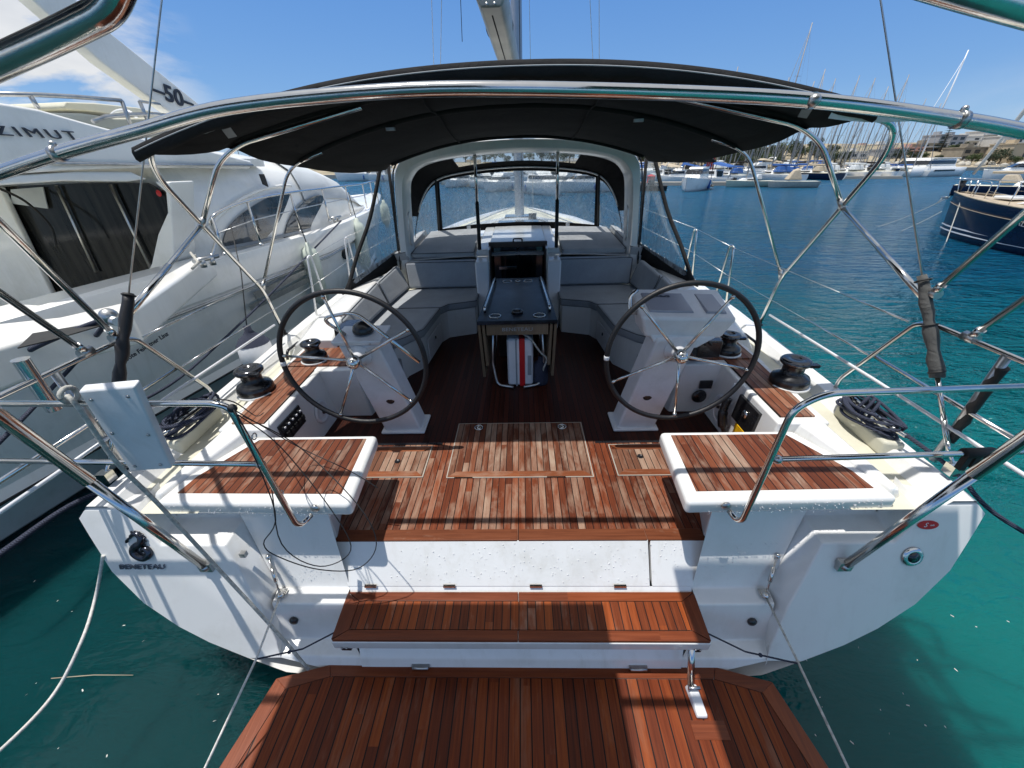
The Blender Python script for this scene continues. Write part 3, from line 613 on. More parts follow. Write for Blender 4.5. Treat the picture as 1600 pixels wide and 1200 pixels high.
margin([(-.978,1.070),(-.004,1.070),(-.004,1.121),(-.904,1.121)],.70,.7195,be); margin([(.0,1.070),(.978,1.070),(.904,1.121),(.0,1.121)],.70,.7195,be)
margin([(-.909,1.279),(-.004,1.279),(-.004,1.33),(-.99,1.33)],.70,.7195,be); margin([(0,1.279),(.909,1.279),(.99,1.33),(0,1.33)],.70,.7195,be)
for s in (1,-1):
    margin([(s*.982,1.074),(s*.993,1.326),(s*.909,1.277),(s*.904,1.123)][::s],.70,.7193,be,mat='teak_bench_side')
    MB().box((min(s*.90,s*.955),1.075,.60),(max(s*.90,s*.955),1.14,.632)).build('bench_foot','black_plastic',be,bevel=.004)
    MB().lathe([(0,0),(.006,0),(.005,.004),(0,.004)],(s*.915,1.066,.645),(0,-1,0),8).lathe([(0,0),(.006,0),(.005,.004),(0,.004)],(s*.94,1.066,.645),(0,-1,0),8).build('bench_screws','steel_dull',be)
# --- bathing platform
pf=empty('bathing_platform',parent=yacht)
PO=[(1.09,1.105),(1.365,1.035),(1.45,.60),(1.62,-.15),(1.62,-.5)]
outl=PO+[(-x,y) for x,y in reversed(PO)]
MB().prism([(x*1.004,y+.003) for x,y in outl],.30,.376).build('platform_edge','gelcoat',pf,bevel=.006)
IN=[(1.06,1.045),(1.285,.985),(1.37,.60),(1.53,-.15),(1.53,-.5)]
inn=IN+[(-x,y) for x,y in reversed(IN)]
MB().prism(inn,.37,.3835).build('platform_planks','teak_platform',pf)
for i in range(len(PO)-1):
    for s in (1,-1):
        q=[(s*PO[i][0],PO[i][1]),(s*PO[i+1][0],PO[i+1][1]),(s*(IN[i+1][0]+.003),IN[i+1][1]+.002),(s*(IN[i][0]+.003),IN[i][1]+.003)]
        margin(q,.37,.385,pf,mat='teak_bench_side' if i else 'teak_bench_margin')
margin([(-1.09,1.105),(1.09,1.105),(1.06,1.048),(-1.06,1.048)],.37,.385,pf)
MB().box((.86,.79,.383),(1.03,.865,.3865)).build('hatch_board','teak_bench_margin',pf)
MB().tube([(.905,1.10,.66),(.905,1.0,.44)],.018,10).build('ladder_tube','steel',pf)
MB().hexa([(.895,.87,.387),(.955,.87,.387),(.945,1.01,.387),(.885,1.01,.387)],[(.90,.875,.412),(.95,.875,.412),(.94,1.005,.43),(.89,1.005,.43)]).build('ladder_latch','white_plastic',pf,bevel=.008)
MB().tube([(.885,.98,.445),(.945,.98,.445)],.009,8).build('latch_pin','steel_dull',pf)
# --- transom marks and fittings
def tframe(x,z,up=1.0): # frame on the raked transom, facing aft
    return frame((x,rk(z)-.003,z),(1,0,0),(0,.33,1))
text('BENETEAU',.040,'chrome_letter',tframe(-2.055,.995),yacht,sx=1.35,depth=.005)
# sea-horse like emblem built from curls
em=MB()
def tp(x,z): return V((x,rk(z)-.008,z))
curl=[(-2.075,1.175),(-2.045,1.19),(-2.02,1.17),(-2.03,1.135),(-2.065,1.115),(-2.075,1.085),(-2.05,1.06),(-2.02,1.055),(-1.995,1.075),(-2.0,1.10),(-2.02,1.105),(-2.028,1.09)]
em.tube(smooth_path([tp(*c) for c in curl],5),[.010+.012*math.sin(PI*i/55) for i in range(56)],8)
for i in range(7):
    a=1.9-i*.42; em.tube([tp(-2.05+.02*math.cos(a),1.15+.03*math.sin(a)),tp(-2.05+.058*math.cos(a),1.155+.052*math.sin(a))],[.009,.003],6)
em.tube(smooth_path([tp(-2.075,1.17),tp(-2.10,1.155),tp(-2.105,1.14)],4),.007,6)
yb(em,'emblem','emblem_metal')
b=MB(); c=tframe(2.075,1.215)
oval=[(c@V((.052*math.cos(a),.024*math.sin(a),0))) for a in [2*PI*i/32 for i in range(32)]]
b.ext(oval,c.to_3x3()@V((0,0,.002))); bg=yb(b,'oval_badge','red')
text('S',.034,'white_plastic',c@Matrix.Translation((-.015,0,.003)),bg,depth=.0005,shear=.4); text('sails',.013,'white_plastic',c@Matrix.Translation((.018,0,.003)),bg,depth=.0005,shear=.4)
c=tframe(2.03,1.045); q=MB().lathe([(0,.006),(.030,.010),(.038,.014),(.052,.006),(.055,0),(0,0)],c.translation,c.to_3x3()@V((0,0,1)),30); yb(q,'shore_inlet','steel')
yb(MB().lathe([(0,.016),(.030,.012),(.031,.008),(0,.008)],c.translation,c.to_3x3()@V((0,0,1)),24),'inlet_cap','dark_glass')
yb(MB().box((-1.52,1.335,1.02),(-1.49,1.36,1.05)),'pad_eye','steel_dull')
for s in (1,-1): # turnbuckle stays holding the platform
    a=V((s*1.445,1.415,.92)); b_=V((s*1.372,1.30,.735))
    t=MB().tube([a,b_],.006,8).tube([a*.7+b_*.3,a*.35+b_*.65],.011,8).ball(a,.017).ball(b_,.019).tube([a+V((0,.05,0)),a],.009,8).box((b_.x-.025,b_.y-.012,b_.z-.006),(b_.x+.025,b_.y+.04,b_.z+.002))
    yb(t,'platform_stay','steel')
# --- mast arch (moulded)
OA=[(1.62,1.62),(1.575,2.2),(1.53,2.70),(1.475,2.87),(1.34,2.985),(1.05,3.055),(.6,3.105),(0,3.125)]
IA=[(1.50,1.62),(1.46,2.2),(1.415,2.63),(1.35,2.775),(1.23,2.87),(.98,2.94),(.55,2.985),(0,3.005)]
def mirror(a): return smooth_path([V((x,0,z)) for x,z in a]+[V((-x,0,z)) for x,z in reversed(a[:-1])],4)
oo=mirror(OA); ii=mirror(IA)
ar=MB(); n=len(oo)
ring=[]
for o_,i_ in zip(oo,ii):
    d=(i_-o_).normalized()
    ring+=[o_+V((0,5.42,0)),o_+d*.012+V((0,5.40,0)),i_-d*.03+V((0,5.40,0)),i_+V((0,5.44,0)),i_+d*.02+V((0,5.66,0)),o_+V((0,5.72,0))]
ar.grid(ring,n,6,True,closed=True)
arch=yb(ar,'mast_arch','gelcoat'); 
for p in arch.data.polygons: p.use_smooth=True
mo=arch.modifiers.new('e','EDGE_SPLIT'); mo.split_angle=.6
yb(MB().tube([p+V((0,5.40,0)) for p in mirror([(x+.012,z+.012) for x,z in OA])],.010,6),'arch_trim','black_plastic')
for s in (1,-1):
    yb(MB().tube(fil([(s*1.40,5.39,2.36),(s*1.40,5.33,2.34),(s*1.42,5.33,1.98),(s*1.42,5.39,1.96)],.03),.011,8),'arch_handle','steel_dull')
    yb(MB().tube([(s*.525,5.56,2.44),(s*.515,5.56,2.985)],.019,10),'arch_pole','steel'); yb(MB().tube([(s*.53,5.56,1.84),(s*.525,5.56,2.44)],.025,10),'pole_cover','rubber'); yb(MB().tube([(s*.53,5.56,1.74),(s*.53,5.56,1.86)],.018,10),'arch_pole','steel')
# --- sprayhood
N=65
def arc(ctrl):
    p=smooth_path([V(c) for c in ctrl]+[V((-c[0],c[1],c[2])) for c in reversed(ctrl[:-1])],12); L=[0]
    for a,b in zip(p,p[1:]): L.append(L[-1]+(b-a).length)
    out=[];j=0
    for k in range(N):
        t=L[-1]*k/(N-1)
        while j<len(L)-2 and L[j+1]<t: j+=1
        f=(t-L[j])/max(1e-9,L[j+1]-L[j]); out.append(p[j].lerp(p[j+1],f))
    return out
A=arc([(1.56,5.72,1.72),(1.52,5.72,2.3),(1.46,5.72,2.72),(1.26,5.72,2.92),(.8,5.72,3.04),(0,5.72,3.10)])
B=arc([(1.57,6.05,1.76),(1.50,6.10,2.15),(1.36,6.15,2.50),(1.14,6.18,2.71),(.7,6.2,2.80),(0,6.2,2.84)])
def lerpl(x,tab):
    for (a,b) in zip(tab,tab[1:]):
        if x<=b[0]: t=(x-a[0])/(b[0]-a[0]); return [p+(q-p)*t for p,q in zip(a[1:],b[1:])]
    return list(tab[-1][1:])
Cc=[]
for p in B:
    xc,=lerpl(abs(p.x),[(0,0),(1.14,1.27),(1.30,1.42),(1.50,1.58),(1.6,1.64)]); yc,zc=lerpl(xc,[(0,6.92,1.93),(.7,6.86,1.92),(1.25,6.70,1.885),(1.42,6.5,1.83),(1.56,6.2,1.77),(1.66,5.9,1.72)])
    Cc.append(V((math.copysign(xc,p.x),yc,zc)))
hood=empty('sprayhood',parent=yacht)
cv=MB(); vw=MB(); sws=[MB(),MB()]; tw=MB()
T1=6
def cell(m,f0,f1,i,a,b,off=0.0): m.add([a[i].lerp(b[i],f0),a[i+1].lerp(b[i+1],f0),a[i+1].lerp(b[i+1],f1),a[i].lerp(b[i],f1)],[(0,1,2,3)])
for i in range(N-1):
    xm=abs((A[i].x+A[i+1].x)/2)
    for f0,f1 in ((0,.25),(.25,.75),(.75,1)): cell(tw if (f0==.25 and xm<.87) else (sws[A[i].x>0] if (f0>0 and A[i].z<2.32 and A[i+1].z<2.32) else cv),f0,f1,i,A,B)
    xb=abs((B[i].x+B[i+1].x)/2)
    main=xb<1.12; strut=1.12<=xb<1.20
    for f0,f1 in ((0,.06),(.06,.88),(.88,1.0)):
        if f0==.06 and main: cell(vw,f0,f1,i,B,Cc)
        elif f0==.06 and not strut and xb<1.535: cell(sws[B[i].x>0],f0,f1,i,B,Cc)
        else: cell(cv,f0,f1,i,B,Cc)
h_=cv.build('hood_canvas','canvas',hood); so=h_.modifiers.new('s','SOLIDIFY'); so.thickness=.008
for mb_,nm in ((vw,'front_window'),(sws[0],'side_window'),(sws[1],'side_window'),(tw,'roof_window')):
    mb_.build(nm,'vinyl',hood)
for s in (1,-1):
    MB().tube([(s*1.15,6.15,2.70),(s*1.29,6.64,1.90)],.018,8).build('window_zip','rubber',hood)
    MB().box((min(s*.78,s*.84),6.74,1.965),(max(s*.78,s*.84),6.76,2.01)).build('window_tab','white_plastic',hood)
MB().tube([b+V((0,-.02,-.01)) for b in B[8:-8]],.013,8).build('hood_bow','steel_dull',hood)
for s in (1,-1): # side wings of the hood
    a=[V((s*1.64,5.55,2.95)),V((s*1.66,5.50,2.5)),V((s*1.68,5.45,2.0)),V((s*1.74,5.35,1.70))]
    e=[V((s*1.66,5.45,2.93)),V((s*1.80,5.1,2.35)),V((s*1.93,4.75,1.95)),V((s*2.0,4.45,1.63))]
    a=[V((s*1.60,5.55,2.90)),V((s*1.62,5.52,2.5)),V((s*1.64,5.50,2.1)),V((s*1.66,5.48,1.86))]
    pts=[p.lerp(q,t) for p,q in zip(smooth_path(a,4),smooth_path(e,4)) for t in (0,.3,.6,.92)]
    MB().grid(pts,13,4).build('wing_window','vinyl',hood)
    MB().tube([p+V((0,-.01,0)) for p in smooth_path(e,4)],[.022]*12+[.03],8).build('wing_strap','canvas_edge',hood)
    MB().ext([(s*1.655,5.50,1.88),(s*1.655,5.50,1.66),(s*2.02,4.35,1.60),(s*1.99,4.50,1.70)],(s*.02,0,0)).build('wing_skirt','canvas_edge',hood)
    MB().tube([(s*1.60,5.52,2.95),(s*1.645,5.48,1.70)],.02,8).build('wing_zip','canvas_edge',hood)
# --- bimini
bi=empty('bimini_canopy',parent=yacht)
def tabl(x,t):
    for a,b in zip(t,t[1:]):
        if x<=b[0]: return a[1]+(b[1]-a[1])*max(0,x-a[0])/(b[0]-a[0])
    return t[-1][1]
def bw_w(y,x=-1): return tabl(y,[(2.42,2.03 if x<0 else 1.84),(2.78,1.84),(3.6,1.81),(4.4,1.76),(5.38,1.60)])
def bz(x,y):
    t=(y-2.42)/2.96
    zc=3.285-.02*t-.115*t*t; w=bw_w(y,x); ze=tabl(y,[(2.42,2.985 if x<0 else 3.05),(2.9,3.03),(3.6,2.92),(5.38,2.87)])
    k=min(1,abs(x)/w); q=(0,.48,1.18,2.96); yy=y-2.42; sag=0
    for a_,b_ in zip(q,q[1:]):
        if a_<=yy<=b_: sag=(.022+.02*(b_-a_))*math.sin(PI*(yy-a_)/(b_-a_))*(1-k*.3)
    return zc-(zc-ze)*(k**2.15)-sag
NX,NY=49,41; pts=[]
for j in range(NY):
    t=j/(NY-1)
    for i in range(NX):
        k=-1+2*i/(NX-1); y=2.42+2.96*t; x=k*bw_w(y,k)
        if j==0: y+= .03*math.sin(i*.9)*(abs(k)>.7)
        z=bz(x,y)+.006*noise.noise(V((x*4,y*4,1)))
        if abs(k)>.985: z-=.025
        pts.append((x,y,z))
cvs=MB().grid(pts,NY,NX).build('canopy_cloth','canvas',bi); so=cvs.modifiers.new('s','SOLIDIFY'); so.thickness=.006; so.offset=1
# rolled hem along the after edge
hp=[];
for i in range(61):
    k=-1+2*i/60; x=k*bw_w(2.42,k); z=bz(x,2.42); wv=.004*math.sin(i*1.3)+.004*noise.noise(V((x*6,0,3)))
    for a,b in ((2.405,.012),(2.375,.004),(2.365,-.02+wv),(2.37,-.052+wv),(2.39,-.066+wv*1.5),(2.43,-.05)): hp.append((x,a,z+b-.0*abs(k)))
MB().grid(hp,61,6).build('canopy_hem','canvas_edge',bi)
MB().tube([(k*bw_w(2.42,k)/30.3,2.366,bz(k*bw_w(2.42,k)/30.3,2.42)-.020) for k in range(-30,31)],.0035,5).build('hem_seam','grey_canvas',bi)
def bow(y,off=-.025,w=None,r=.0125,x0=-2.0,x1=2.0,name='bow_tube',mat='steel'):
    return MB().tube([(x0+(x1-x0)*i/30,y,bz(x0+(x1-x0)*i/30,y)+off) for i in range(31)],r,10)
for s in (1,-1):
    # after bow leg down to the deck
    A_=[(s*1.2,2.44,bz(1.2,2.44)-.03),(s*1.75,2.45,bz(1.75,2.44)-.03),(s*2.03,2.47,2.985),(s*2.14,2.60,2.84),(s*2.415,3.58,1.88),(s*2.375,3.62,1.42)]
    MB().tube(fil(A_,.10),.0155,12).build('bow_leg','steel',bi)
    MB().lathe([(0,0),(.03,0),(.028,.012),(.016,.018),(.016,.05),(0,.05)],(s*2.375,3.62,1.415),n=16).build('leg_foot','rubber',bi)
    q=P(*((315,345) if s<0 else (1302,315)),x=s*2.185)
    B_=[(s*.93,2.9,bz(.93,2.9)-.03),(s*1.78,2.9,bz(1.78,2.9)-.03),(s*1.96,2.9,2.91),(s*2.225,2.90,2.54)]
    MB().tube(fil(B_,.16,8),.0155,12).build('bow_leg','steel',bi)
    MB().ball((s*2.222,2.89,2.54),.022).tube([(s*2.19,2.90,2.59),(s*2.222,2.89,2.53)],.018,8).build('leg_joint','steel_dull',bi)
    C_=[(s*1.55,3.6,bz(1.55,3.6)-.03),(s*1.86,3.6,2.89),(s*2.395,3.56,1.92)]
    MB().tube(fil(C_,.14,8),.0125,10).build('bow_leg','steel',bi)
    MB().tube([(s*2.375,3.56,1.96),(s*2.405,3.57,1.89)],.018,8).build('leg_joint','steel_dull',bi)
    # strut from the joint down to the stern rail
    MB().tube([(s*2.222,2.88,2.535),(s*2.245,2.09,2.15),(s*2.25,2.03,2.05)],.0155,10).tube([(s*2.233,2.5,2.35),(s*2.245,2.09,2.15)],.0185,10).build('bimini_strut','steel',bi)
    MB().ext([(s*1.50,2.44,bz(1.5,2.42)-.065),(s*1.55,2.44,bz(1.55,2.42)-.065),(s*1.62,2.58,bz(1.62,2.6)-.05),(s*1.58,2.60,bz(1.58,2.6)-.05)],(0,0,.004)).build('webbing_strap','grey_canvas',bi)
bow(3.6,-.012,r=.020,x0=-1.75,x1=1.75).build('bow_sleeve','canvas_edge',bi)
bow(2.9,-.006,r=.018,x0=-1.75,x1=1.75).build('bow_sleeve','canvas_edge',bi)
bow(5.30,-.01,r=.018,x0=-1.5,x1=1.5).build('bow_sleeve','canvas_edge',bi)
for s in (1,-1):
    MB().tube([(s*(.55+.1*i/14),2.5+2.8*i/14,bz(.55+.1*i/14,2.5+2.8*i/14)-.012) for i in range(15)],.006,6).build('cloth_seam','canvas_edge',bi)
    MB().box((min(s*.93,s*1.0),3.585,bz(1,3.6)-.05),(max(s*.93,s*1.0),3.615,bz(1,3.6)-.03)).build('strap_buckle','steel_dull',bi)
# loose clear flap under the starboard edge
MB().grid([(x,2.38+.012*j,3.062-.10*(x-1.5)**1.3-(.012+.012*math.sin((x-1.45)*5))*j) for x in [1.62+.035*i for i in range(13)] for j in range(3)],13,3).build('loose_flap','white_plastic',bi)
MB().grid([(x,2.40+.03*j,3.085-.13*(x-1.5)**1.3-.012*j) for x in [1.5+.045*i for i in range(13)] for j in range(3)],13,3).build('canopy_ear','canvas_edge',bi)
# --- big after arch tube and gantry
ga=empty('stern_gantry',parent=yacht)
ap=[P(u,v,y=1.60) for u,v in ((0,270),(90,240),(215,205),(360,167),(600,143),(800,139),(1100,147),(1300,160),(1500,187),(1600,205))]
ap=[V((-2.34,1.34,2.10)),V((-2.32,1.50,2.64)),P(-110,309,y=1.58)]+ap+[P(1730,231,y=1.58),V((2.30,1.50,2.66)),V((2.34,1.34,2.12))]
MB().tube(smooth_path(ap,8),.0225,14).build('arch_tube','steel',ga)
for u,v in ((90,240),(1500,187)):
    c=P(u,v,y=1.60); d=V((1,0,.2 if u<800 else -.14))
    MB().tube([c-d*.012,c+d*.012],.0275,14).ball(c+V((0,0,.03)),.011).build('tube_clamp','steel_dull',ga)
MB().ball(P(1272,157,y=1.58),.02).box(tuple(P(1268,165,y=1.6)-V((.012,.01,.01))),tuple(P(1268,150,y=1.6)+V((.012,.01,.01)))).build('arch_bracket','steel_dull',ga)
# overhead frame tubes near the camera, carrying solar panels
def px(l): return [P(u,v,y=y) for u,v,y in l]
g1=px([(-60,124,.9),(60,70,.9),(135,34,.9)])+[P(160,20,y=.9),P(176,2,y=.9),P(190,-30,y=.9),P(215,-90,y=.9),P(250,-200,y=.9)]
MB().tube(smooth_path(g1,6),.0235,14).build('gantry_tube','steel',ga)
MB().tube(smooth_path(px([(1200,-120,.9),(1330,-68,.9),(1480,-20,.9),(1600,14,.9),(1700,42,.9)]),6),.0235,14).build('gantry_tube','steel',ga)
for pts in ([(-2.25,1.98,2.07),tuple(P(0,348,x=-2.05)),None],[(-2.25,1.80,2.06),tuple(P(0,458,x=-2.10)),None],[tuple(P(1458,458,x=2.20)),tuple(P(1600,334,x=2.06)),None],[(2.25,1.80,2.05),tuple(P(1600,468,x=2.19)),None]):
    a=V(pts[0]); b=V(pts[1]); d=(b-a).normalized(); e=a+d*1.9
    MB().tube([a,e],.0145,10).tube([a,a+d*.07],.019,10).build('gantry_strut','steel',ga)
    MB().ball(a,.026).tube([a-V((0,.03,0)),a+V((0,.03,0))],.025,8).build('strut_clamp','steel_dull',ga)
for s,uv,f in ((-1,(0,650),(325,880)),(1,(1600,686),(1310,880))):
    foot=V((s*1.685,rk(1.01)-.02,1.01)); b=ray(*uv)*1.4+CB; d=(b-foot).normalized(); e=foot+d*2.3
    MB().tube([foot,foot+d*.78],.0205,12).tube([foot+d*.74,e],.0235,12).build('gantry_leg','steel_dull' if 0 else 'steel',ga)
    MB().ball(foot,.026).box((foot.x-.035,foot.y-.01,foot.z-.03),(foot.x+.035,foot.y+.022,foot.z+.03)).tube([foot-V((.03,0,0)),foot+V((.03,0,0))],.012,8).build('leg_bracket','steel_dull',ga)
# solar panels overhead, out of the frame, that shade the stern
M['solar']=simple('solar_cells',(.01,.015,.04),.15,coat=1)
for x0,x1,y1 in ((-1.93,-.105,1.21),(.34,1.76,1.36)):
    MB().box((x0,-.75,3.36),(x1,y1,3.40)).build('solar_panel','solar',ga,bevel=.004)
MB().tube([(-2.2,.88,3.33),(2.4,.88,3.33)],.0225,10).build('gantry_beam','steel',ga); MB().tube([(-2.2,-.3,3.33),(2.4,-.3,3.33)],.0225,10).build('gantry_beam','steel',ga)
# --- stern rails
ra=empty('stern_rail',parent=yacht)
for s in (1,-1):
    side=[(s*2.315,2.46,1.37),(s*2.31,2.45,1.46),(s*2.255,2.08,2.02),(s*2.25,1.98,2.045),(s*2.25,1.3,2.03),(s*2.22,.9,2.0)]
    MB().tube(fil(side,.06),.0135,10).build('side_rail','steel',ra)
    MB().lathe([(0,0),(.03,0),(.026,.01),(.015,.014),(0,.014)],(s*2.315,2.46,1.365),n=14).build('rail_foot','steel',ra)
    gt=[(s*1.05,1.36,1.325),(s*1.065,1.30,1.325),(s*1.075,1.275,1.36),(s*1.14,1.28,2.035),(s*1.20,1.28,2.055),(s*2.6,1.28,2.075)]
    if s>0: gt=[(1.06,1.37,1.325),(1.07,1.31,1.325),(1.075,1.285,1.36),(1.10,1.28,1.99),(1.20,1.28,2.06),(2.3,1.28,2.085)]
    MB().tube(fil(gt,.075,8),.0135,12).build('gate_tube','steel',ra)
    MB().lathe([(0,0),(.024,0),(.022,.008),(0,.01)],(gt[0][0],1.405,1.325),(0,-1,0),14).build('gate_foot','steel_dull',ra)
    MB().tube([(s*1.115,1.28,1.735),(s*2.5,1.28,1.775)],.0125,10).build('middle_rail','steel',ra)
    MB().ball((s*1.118,1.28,1.735),.02,n=10).torus((s*1.10,1.29,1.88),.014,.003,(1,0,0),12,5).torus((s*1.09,1.29,1.55),.012,.003,(1,0,0),12,5).build('rail_eye','steel_dull',ra)
    # sloping middle rail along the deck edge
    MB().tube([(s*2.30,2.28,1.72),(s*2.27,1.2,1.70)],.0115,10).build('middle_rail','steel',ra)
    MB().tube([(s*2.30,3.4,1.60),(s*2.28,2.2,1.60),(s*2.27,1.0,1.58)],.010,8).build('lower_wire_tube','white_plastic',ra)
    ba=P(1458,718,z=1.36); bb=P(1574,556,x=2.25)
    MB().tube([(s*ba.x,ba.y,ba.z),(s*bb.x,bb.y,bb.z)],.019,10).build('rail_brace','steel_dull',ra)
lm=[ba.lerp(bb,.22+.07*i)+V((.006*math.sin(i*2.2),-.012,.004*math.cos(i*1.6))) for i in range(11)]
MB().tube(lm,[.021+.004*math.sin(i*2.7) for i in range(11)],8).build('cable_loom','rubber',ra)
cl=P(1531,708,y=1.28); MB().tube([cl+V((-.065,0,0)),cl+V((.055,0,.003))],.022,8).box(tuple(cl+V((-.05,-.012,-.085))),tuple(cl+V((-.028,.012,-.01)))).box(tuple(cl+V((-.015,-.012,-.07))),tuple(cl+V((.006,.012,-.01)))).build('rail_clamp','rubber',ra)
# outboard bracket board
q=[P(121,612,y=1.24),P(209,604,y=1.24),P(268,733,y=1.22),P(203,737,y=1.22)]
ob=MB().ext(q,(.0,.036,.014)).build('motor_mount_board','white_plastic',ra,bevel=.008,seg=3)
for a,b in ((.15,.1),(.82,.1),(.15,.5),(.85,.55),(.2,.93),(.8,.93)):
    c=(q[0].lerp(q[1],a)).lerp(q[3].lerp(q[2],a),b); MB().lathe([(0,0),(.007,0),(.006,.004),(0,.005)],c,(0,-1,-.1),10).build('board_bolt','steel_dull',ob)
# rod holder tube
a=P(32,562,y=1.55); b=P(85,640,y=1.55); MB().tube([a,b],.030,16,cap=False).tube([a+(a-b)*.01,a],.033,16).build('rod_holder','steel',ra)
# --- standing rigging, mast, boom
for s in (1,-1):
    cp=V((s*2.29,1.57,1.385)); d=V((-s*.30,1.4,2.35)).normalized()
    yb(MB().box((cp.x-.03,cp.y-.025,cp.z-.01),(cp.x+.03,cp.y+.025,cp.z+.05)).tube([cp+V((0,0,.03)),cp+d*.12],.008,8),'chainplate','steel')
    yb(MB().tube([cp+d*.10,cp+d*.16],.010,8).tube([cp+d*.14,cp+d*.28],.006,8).tube([cp+d*.14+V((.012,0,0)),cp+d*.30+V((.012,0,0))],.004,6).tube([cp+d*.14-V((.012,0,0)),cp+d*.30-V((.012,0,0))],.004,6).tube([cp+d*.28,cp+d*.5],.011,8),'turnbuckle','steel')
    sl=[cp+d*(.50+.05*i)+V((.003*math.sin(i*2.1),.002*math.cos(i*3),0)) for i in range(12)]
    yb(MB().tube(sl,[(.028 if s<0 else .031-.0007*i)+.004*math.sin(i*1.7)+.003*math.sin(i*3.9) for i in range(12)],12),'padded_sleeve','black_leather' if s<0 else 'sleeve_grey')
    for tt in ((.53,.78,1.02) if s>0 else (.52,1.04)): yb(MB().torus(cp+d*tt,.031 if s>0 else .028,.005,d,20,6),'sleeve_tie','rubber')
    yb(MB().tube([cp+d*.4,cp+d*9.0],.0045,6),'backstay','steel_dull')
mt=V((.02,9.6,0))
yb(MB().lathe([(.105,1.85),(.105,22)],mt,n=20).box((mt.x-.012,mt.y-.13,2.3),(mt.x+.012,mt.y-.09,21)),'mast','mast_alu')
yb(MB().tube([(.075,9.52,2.2),(.075,9.52,9)],.012,6),'mast_track','rubber')
b=[];pr=[(-.10,.17),(.10,.17),(.135,.08),(.13,-.07),(.09,-.13),(-.09,-.13),(-.13,-.07),(-.135,.08)]
bs=V((-.19,4.60,4.20)); bee=V((0,9.45,4.12))
for c in (bs,bee):
    for x,z in pr: b.append(c+V((x,0,z)))
bm_=MB().grid(b,2,8,False,closed=True).add(b[:8],[tuple(range(8))]).add(b[8:],[tuple(range(7,-1,-1))]); bo=yb(bm_,'boom','boom_paint',bevel=.02,seg=3)
yb(MB().tube([bs+V((0,.2,-.133)),bee+V((0,-.1,-.133))],.007,6),'boom_groove','rubber',parent=bo)
yb(MB().torus(bs+V((.03,1.15,.02)),.15,.008,(0,1,0),24,6),'boom_strop','rubber',parent=bo)
yb(MB().tube([bs+V((.12,.1,.05)),bs+V((.155,.6,-.02)),bs+V((.15,1.1,-.05))],.006,6),'boom_line','white_rope',parent=bo)
for s in (1,-1): yb(MB().lathe([(0,0),(.012,0),(.012,.014),(0,.014)],bs+V((s*.035,0,-.11)),(0,-1,0),8),'end_pin','steel_dull',parent=bo)
for a,c in (((-1.95,9.9,1.6),(-.02,9.6,15)),((1.95,9.9,1.6),(.06,9.6,15)),((-1.9,9.8,1.6),(-.3,9.6,20)),((1.9,9.8,1.6),(.3,9.6,20)),((0,15.2,1.6),(.02,9.7,21)),((.35,10.2,1.9),(.2,9.7,9))):
    yb(MB().tube([a,c],.0055,5),'rigging_wire','steel_dull')
# topping and lazy-jack lines
yb(MB().tube([(-.62,6.0,4.15),(-.5,7.0,10)],.004,5),'lazy_jack','rubber')
# foredeck bits seen through the hood
for s in (1,-1):
    yb(MB().tube([(s*.35,7.3,1.91),(s*.55,8.2,1.86),(s*.3,9.3,1.82)],.009,6),'deck_line','old_rope')
    yb(MB().tube([(s*1.75,7.5,1.55),(s*1.35,10,1.58),(s*.7,13,1.58),(s*.1,15,1.6)],.014,6),'jib_track','steel_dull')
yb(MB().box((-.4,7.6,1.84),(.4,8.3,1.90)),'deck_hatch','dark_glass',bevel=.02); yb(MB().box((-.35,10.2,1.70),(.35,10.8,1.755)),'deck_hatch','dark_glass',bevel=.02)
yb(MB().lathe([(0,0),(.10,0),(.08,.08),(.09,.14),(0,.15)],(.3,9.0,1.80),n=18),'mast_winch','black_plastic')
# --- lifeline hoops and wires
HY={1:((4.41,4.13),(5.39,5.10)),-1:((4.43,4.13),(5.47,5.16))}
for s in (1,-1):
    hy=HY[s]
    for a,b in hy:
        zt=1.42+(a-4)*.03; xx=s*2.28
        yb(MB().tube(fil([(xx,a,zt),(xx-s*.02,(a+b)/2+.04,zt+.62),(xx-s*.02,(a+b)/2-.04,zt+.62),(xx,b,zt)],.05),.0115,8),'gate_hoop','steel' if s>0 else 'white_plastic')
    for zz in (.60,.32):
        yb(MB().tube([(s*2.26,(hy[1][0]+hy[1][1])/2,1.49+zz),(s*2.26,(hy[0][0]+hy[0][1])/2,1.44+zz)],.003,5),'lifeline','steel_dull')
        yb(MB().tube([(s*2.26,(hy[1][0]+hy[1][1])/2,1.49+zz),(s*1.9,11,1.66+zz)],.003,5),'lifeline','steel_dull')
        yb(MB().tube([(s*2.26,(hy[0][0]+hy[0][1])/2,1.44+zz),(s*2.28,2.3 if zz<.5 else 2.15,1.72 if zz<.5 else 2.0)],.003,5),'lifeline','steel_dull')
        yb(MB().tube([(s*2.28,2.3 if zz<.5 else 2.15,1.72 if zz<.5 else 2.0),(s*2.275,2.9 if zz<.5 else 2.7,1.735 if zz<.5 else 2.01)],.006,6),'wire_tensioner','steel')
